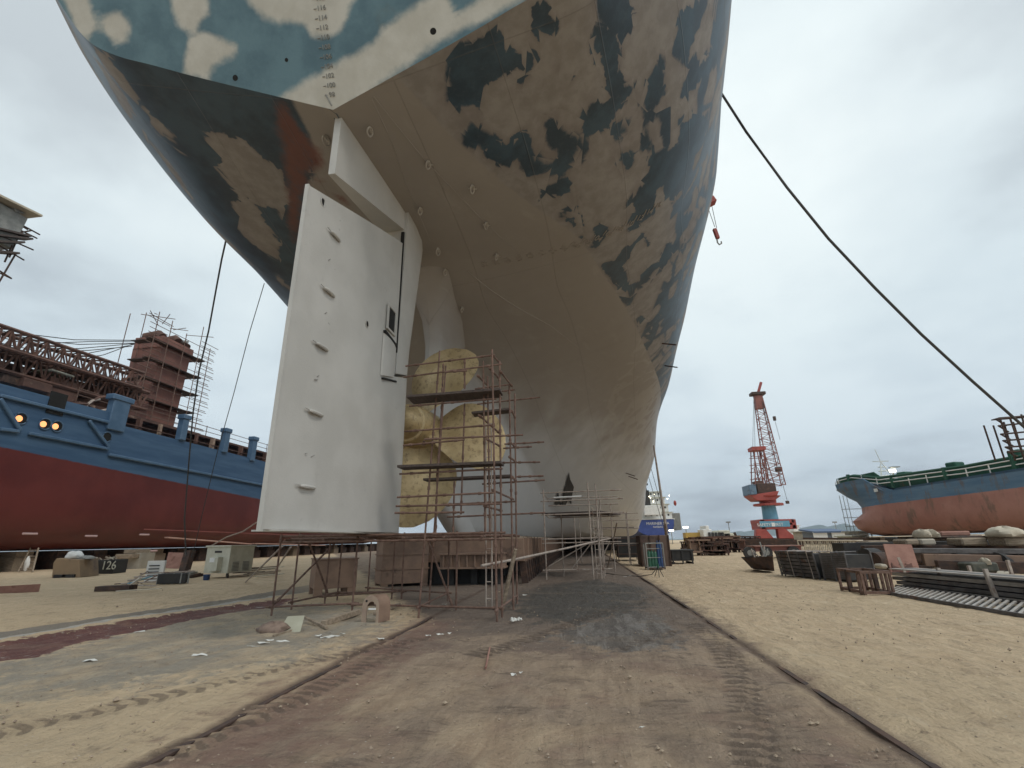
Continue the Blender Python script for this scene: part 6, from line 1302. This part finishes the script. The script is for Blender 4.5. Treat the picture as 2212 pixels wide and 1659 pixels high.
def J(i,s,tt):
    q=i/nb;w_=(1.9*(1-q)+.9*q);return lerp(jb0,jt,q)+Vector((s*w_,tt*w_*.7,0))
for s,tt in((-1,-1),(1,-1),(1,1),(-1,1)):m.tube([J(0,s,tt),J(nb,s,tt)],.13,5)
for i in range(nb):
    for tt in(-1,1):
        m.tube([J(i,-1 if i%2 else 1,tt),J(i+1,1 if i%2 else -1,tt)],.065,4);m.tube([J(i,-1,tt),J(i,1,tt)],.06,4)
    for s in(-1,1):m.tube([J(i,s,-1 if i%2 else 1),J(i+1,s,1 if i%2 else -1)],.065,4)
m.build('jib',REDL,t)
MB().box(jt+Vector((0,0,-.9)),(2.0,1.4,3.6)).build('jib_head_plate',REDL,t,bevel=.1);MB().box(jt+Vector((0,0,1.4)),(3.6,2.2,.8)).build('jib_head',RUSTD,t,bevel=.1);MB().bar(jt+Vector((.2,0,1.6)),CP(1644,826),.5,.6).build('jib_tip',REDC,t)
for a,b in(((1628,865),(1626,975)),((1629,866),(1631,972)),((1646,866),(1676,1018)),((1648,868),(1687,1010)),((1650,880),(1684,1010)),((1673,905),(1685,950))):
    MB().tube([CP(*a,-.8),CP(*b,-.8)],.045,4).build('hoist_wire',ROPE,t)
c=CP(1682,1014,-.8);MB().box(c,(1.5,.8,1.1)).build('hook_block',RUSTD,t);MB().tube([c,CP(1701,1083,-.8)],.05,4).build('hoist_wire',ROPE,t);MB().box(CP(1701,1085,-.8),(.7,.5,.7)).build('hook',RUSTD,t)
c=CP(1673,904,-.8);MB().box(c,(.6,.5,1.1)).build('sheave',RUSTD,t)
# ---------------------------------------------------------------- white and blue ship far behind the rack
YT=140;t=thing('tanker_ship','distant white ship with a blue stern and black funnel beside the big hull','ship',(20,YT,0))
def TP(px,py,dy=0):return V3(AY(px,py,YT+dy))
hw=5.2;cx=TP(1414,1130).x;zd=TP(1414,1122).z;zk=TP(1414,1153).z-.6;DB=pmat('royal_blue_stern',(.03,.06,.24),(.045,.08,.29),1,.5)
m=MB();v=[];n=14
for y in(0,6,60):
    for k in range(n+1):
        a=-math.pi/2+math.pi*k/n;v.append((cx+hw*(1+.1*(y>0))*math.sin(a)*(1 if abs(a)<1.3 else 1),YT+y,zd-(zd-zk)*max(math.cos(a),0)**.6))
f=[tuple(range(n+1))]+[(i*(n+1)+j,i*(n+1)+j+1,(i+1)*(n+1)+j+1,(i+1)*(n+1)+j) for i in range(2) for j in range(n)];m.add(v,f);m.build('hull',DB,t)
MB().box((cx,YT+5,zd+.02),(hw*2.1,10,.3)).build('deck',WHITE,t)
for w_,h0,h1,dy in((9.6,0,2.0,2),(8.8,2.0,4.3,4),(8.0,4.3,6.4,6),(6.8,6.4,8.2,8)):
    MB().box((cx+.4,YT+dy+4,zd+(h0+h1)/2),(w_,8,h1-h0-.25)).build('deckhouse',WHITE,t,bevel=.08);MB().box((cx+.4,YT+dy+4,zd+h1-.1),(w_+.9,8.9,.16)).build('deck_edge',CREAM,t)
    for k in range(6):MB().box((cx+.4-w_*.4+w_*.16*k,YT+dy-.02,zd+(h0+h1)/2+.2),(.45,.1,.5)).build('window',BLACK,t)
MB().box((cx-.4,YT-.2,zd+2.4),(4.4,2,2.6)).build('engine_casing',WHITE,t,bevel=.1);m=MB();m.box((cx-1.3,YT+1,zd+5.6),(1.7,2,4.6),tap=.85);m.build('funnel',BLACK,t,bevel=.1);MB().tube([(cx-1.5,YT+1,zd+8),(cx-1.5,YT+1,zd+12)],[.5,.15],8).build('mast',BLACK,t);MB().box((cx-1.5,YT+1,zd+9.6),(1.8,.6,.5)).build('mast_platform',BLACK,t)
text('ship_name','MARINER SEA',1.0,WHITE,frame(0,(1,0,0),(0,0,1),(0,-1,0),(cx+.8,YT-.1,zd-1.1)),t,.02);text('home_port','NASSAU',.7,WHITE,frame(0,(1,0,0),(0,0,1),(0,-1,0),(cx+.8,YT-.1,zd-2.0)),t,.02)
m=MB();m.box((cx,YT+.3,zk-.3),(hw*1.0,2,.7));m.build('boot_top',REDC,t,bevel=.2)
for k in range(14):
    c=(cx+rn.uniform(-4.5,5.2),YT+rn.uniform(-.4,0),zd+rn.uniform(.5,8));MB().box(c,(.2,.15,.2)).build('deck_lamp',LAMP,t)
MB().blob((cx+hw+1.2,YT+2,zd+4.3),(.4,.4,.75),2,.05,8,flat=False).build('buoy_marker',REDC,t,True)
MB().box((cx+hw+1.5,YT+12,zd-.5),(2.5,14,4.6)).build('side_tank',GREY,t,bevel=.1)
# ---------------------------------------------------------------- green-decked coaster on the right
u=(Vector(AY(1862,1101,70))-Vector(AY(2212,1043,50)));u.z=0;u.normalize();nr=Vector((u.y,-u.x,0))      # u to the bow, nr to starboard (away from us)
bow=Vector(AY(1877,1110,70));bow.z=0
RH=split_mat('blue_over_faded_red',4.4,-.022/u.y,bow.y,(.33,.15,.12),(.43,.22,.18),(.075,.155,.255),(.12,.205,.30),(.15,.11,.085),.50,.7,1.3)
cs=thing('coaster_ship','blue and faded red cargo ship with green deck, bow to the left','ship',(bow.x,bow.y,1.2))
dk=7.3;hb_=6.0;PT=.022
def dz(x):return 6.95-.35*min(max(x-9,0)/1.5,1)-.9*min(max(x-9,0)/1.5,1)
st=[(0,),]
def cst(x):
    # x metres aft of the stem at waterline; returns half-breadths for z levels
    zl=[1.25,1.5,2.1,3.0,3.8,4.6,5.3,5.9,dz(x)]
    full=[.82,.90,.97,1,1,1,1,1,1]
    ent=[11,10,9,8.5,9,9,8.5,8,7.2];out=[]
    stem=[2.0,.2,-1.1,-1.4,.3,.55,.2,-.9,-2.3]
    for z,fu,en,s0 in zip(zl,full,ent,stem):
        q=min(max((x-s0)/en,0),1);out.append((hb_*fu*math.sin(q*math.pi/2)**(.75 if z>4 else .8),z))
    return out
stem=[2.0,.2,-1.1,-1.4,.3,.55,.2,-.9,-2.3]
xs=[0,.15,.4,.8,1.3,2,3,4.2,5.5,7,9,12,18,26,36,48,62];v=[];m=MB();nz=9
for side in(-1,1):
    for i,x in enumerate(xs):
        for j in range(nz):
            s0=stem[j];xx=s0+x if x<12 else x+s0*max(0,(18-x)/18)*0
            xx=s0*(1-min(x/12,1))+x;b_,z=cst(xx)[j]
            if i==0:b_=0
            if xx>55:b_*=1-.25*((xx-55)/7)
            v.append(bow-u*xx+nr*(side*b_)+Vector((0,0,z+PT*max(xx,0))))
nn_=len(xs)
for s in(0,1):
    for i in range(nn_-1):
        for j in range(nz-1):
            a=s*nn_*nz+i*nz+j;m.f.append((a,a+nz,a+nz+1,a+1) if s==0 else (a,a+1,a+nz+1,a+nz));m.mi.append(0)
for i in range(nn_-1):
    a=i*nz+nz-1;b=a+nn_*nz;m.f.append((a,a+nz,b+nz,b));m.mi.append(0);a=i*nz;b=a+nn_*nz;m.f.append((a,b,b+nz,a+nz));m.mi.append(0)
m.v=[tuple(p) for p in v];m.build('hull',RH,cs,True)
def CS(x,s,z):return bow-u*x+nr*s+Vector((0,0,z-7.3+dz(x)+PT*max(x,0)) if z>6.5 else (0,0,z+PT*max(x,0)))
# raised forecastle plating and bulwark
m=MB();pp=[]
for s in(-1,1):
    for x in(-2.4,-1.5,0,2.5,5,8,10.5):
        b_=cst(x)[8][0];pp.append((CS(x,s*b_*1.0,dk-.02),CS(x-.25 if x<0 else x,s*(b_+.1),dk+(.55 if x<9 else .1))))
v=[];[v.extend(q) for q in pp];m.add(v,[(2*i,2*i+2,2*i+3,2*i+1) for i in range(6)]+[(14+2*i,14+2*i+1,14+2*i+3,14+2*i+2) for i in range(6)]);o=m.build('bulwark',RH,cs);sm=o.modifiers.new('t','SOLIDIFY');sm.thickness=.12
m=MB();v=[CS(-2.6,0,dk+.9)]
for x0,x1,h in((-1.4,12,1.2),(12,30,1.25),(30,62,1.5)):
    p=[CS(x0,-hb_*(.25 if x0<0 else .72),dk+.1),CS(x1,-hb_*.78,dk+.1),CS(x1,hb_*.78,dk+.1),CS(x0,hb_*(.25 if x0<0 else .72),dk+.1)]
    MB().prism(p,(0,0,h)).build('hatch',GREEN,cs,bevel=.08)
for k in range(30):
    x=-.8+k*2.1;b_=cst(x)[8][0]*.97
    MB().bar(CS(x,-b_,dk),CS(x,-b_,dk+(1.4 if k%3==0 else 1.0)),.28 if k%3==0 else .07).build('stanchion',GREEN if k%3==0 else WHITE,cs)
for h in(.55,.95,1.2):
    q=[CS(x,-cst(x)[8][0]*.97,dk+h) for x in(-2,0,3,6,10,20,40,61)];MB().tube(q,.05,5).build('deck_rail',GREEN if h>1 else WHITE,cs)
q=[CS(x,-cst(x)[8][0]*.9,dk+1.2) for x in(-2.6,0,3,6,10,20,40,61)];MB().tube(q,.16,6).build('green_coping',GREEN,cs)
for x in(11,17,23,29,36):MB().box(CS(x,-3.5,dk+1.7),(1.2,1.0,.7),rz=.3).build('vent_head',GREEN,cs,bevel=.1)
v=[];xq=[-2.3,-1,1,3,6,9,10.6,20,40,60]
for x in xq:
    b_=cst(x)[8][0]*.9;v+=[CS(x,-b_,dk-.1),CS(x,-b_,dk+1.15)]
m=MB();m.add(v,[(2*i,2*i+2,2*i+3,2*i+1) for i in range(len(xq)-1)]);o=m.build('green_bulwark',GREEN,cs);sm=o.modifiers.new('t','SOLIDIFY');sm.thickness=.1
a=CS(4,0,dk+.6);m=MB()
for dx,dy in((-.9,-.6),(.9,-.6),(0,.8)):m.tube([a+Vector((dx,dy,0)),a+Vector((0,0,2.6))],.06,5)
for z in(.8,1.4,1.9):m.tube([a+Vector((-.7*(1-z/6),0,z)),a+Vector((.7*(1-z/6),0,z))],.07,4)
m.tube([a+Vector((0,0,2.6)),a+Vector((-.3,0,4.1))],.05,5);m.bar(a+Vector((-.9,0,2.6)),a+Vector((.9,0,2.6)),.12,.1);m.build('foremast',WHITE,cs)
c=V3(AY(1928,1017,66));MB().box(c,(.55,.4,.35)).build('floodlight',LAMP,cs);MB().tube([c,c-Vector((0,0,2.6))],.09,5).build('light_post',GREY,cs)
c=V3(AY(1932,1009,66));MB().box(c,(1.0,.6,.1)).build('light_roof',GREY,cs)
MB().box(CS(9.5,-cst(9.5)[7][0]-.03,6.0),(.1,.6,.35)).build('hull_mark',WHITE,cs)
tg=CS(.6,-.35,4.9);MB().tube([CS(1.0,-.75,6.2),tg,CS(-.2,-.8,3.2),CS(1.2,-1.2,1.3)],.05,5).build('anchor_chain',ROPE,cs)
for k in range(12):
    p=CS(2.5+k*4.8,0,0)
    m=MB();m.box((p.x,p.y,.6),(9,1.6,1.2),rz=-math.atan2(u.x,u.y));tag(m.build('keel_block',WOOD),'timber and concrete block under the green-decked ship','keel block','blocks under the green-decked ship')
t=thing('scaffold','pale thin scaffold at the bulb of the green-decked ship','scaffold',tuple(AY(1840,1165,72)))
for px in(1834,1842,1850):
    a=V3(AY(px,1165,72));MB().tube([(a.x,a.y,0),(a.x,a.y,6.6)],.04,4).build('standard',GREY,t)
for z in(1.5,2.6,3.7,4.8):
    a=V3(AY(1832,1165,72));MB().tube([(a.x,72,z),(a.x+3.6,72,z)],.04,4).build('ledger',GREY,t)
for nm,cs0,l in(('a',(2172,915,30),'dark open scaffold tower at the right edge above the ship'),):
    t=thing('scaffold',l,'scaffold',tuple(AY(*cs0)))
    for x in(2160,2182,2206,2228,2250):
        a=V3(AY(x,903 if x<2200 else 895,30));b=V3(AY(x+28,984,30));MB().tube([a,b],.05,5).build('standard',RUSTD,t);MB().tube([a+Vector((.6,2,0)),b+Vector((.6,2,0))],.05,5).build('standard',RUSTD,t)
    for k,y in enumerate((906,920,938,952,966,976)):
        a=V3(AY(2152+k*5,y,30));b=V3(AY(2270,y-14+k*2,30));MB().tube([a,b],.05,5).build('ledger',RUSTD,t)
        MB().tube([a,a+Vector((2.0,2,0))],.05,5).build('ledger',RUSTD,t)
    MB().bar(AY(2150,905,30.5),AY(2230,899,30.5),.6,.06).build('plank',BOARD,t)
# ---------------------------------------------------------------- thin air over the sea
def haze():
    m=bpy.data.materials.new('haze_air');m.use_nodes=True;nt=m.node_tree;nt.nodes.clear();o=nt.nodes.new('ShaderNodeOutputMaterial');v=nt.nodes.new('ShaderNodeVolumePrincipled')
    v.inputs['Color'].default_value=(.80,.88,.96,1);v.inputs['Density'].default_value=.00013;v.inputs['Anisotropy'].default_value=.2;nt.links.new(v.outputs[0],o.inputs['Volume'])
    o=MB().box((0,1700,80),(7400,4000,162*1.0+100)).build('haze',m);o['kind']='stuff'
    for vv in o.data.vertices:
        if vv.co.z<0:vv.co.z=-4
haze()
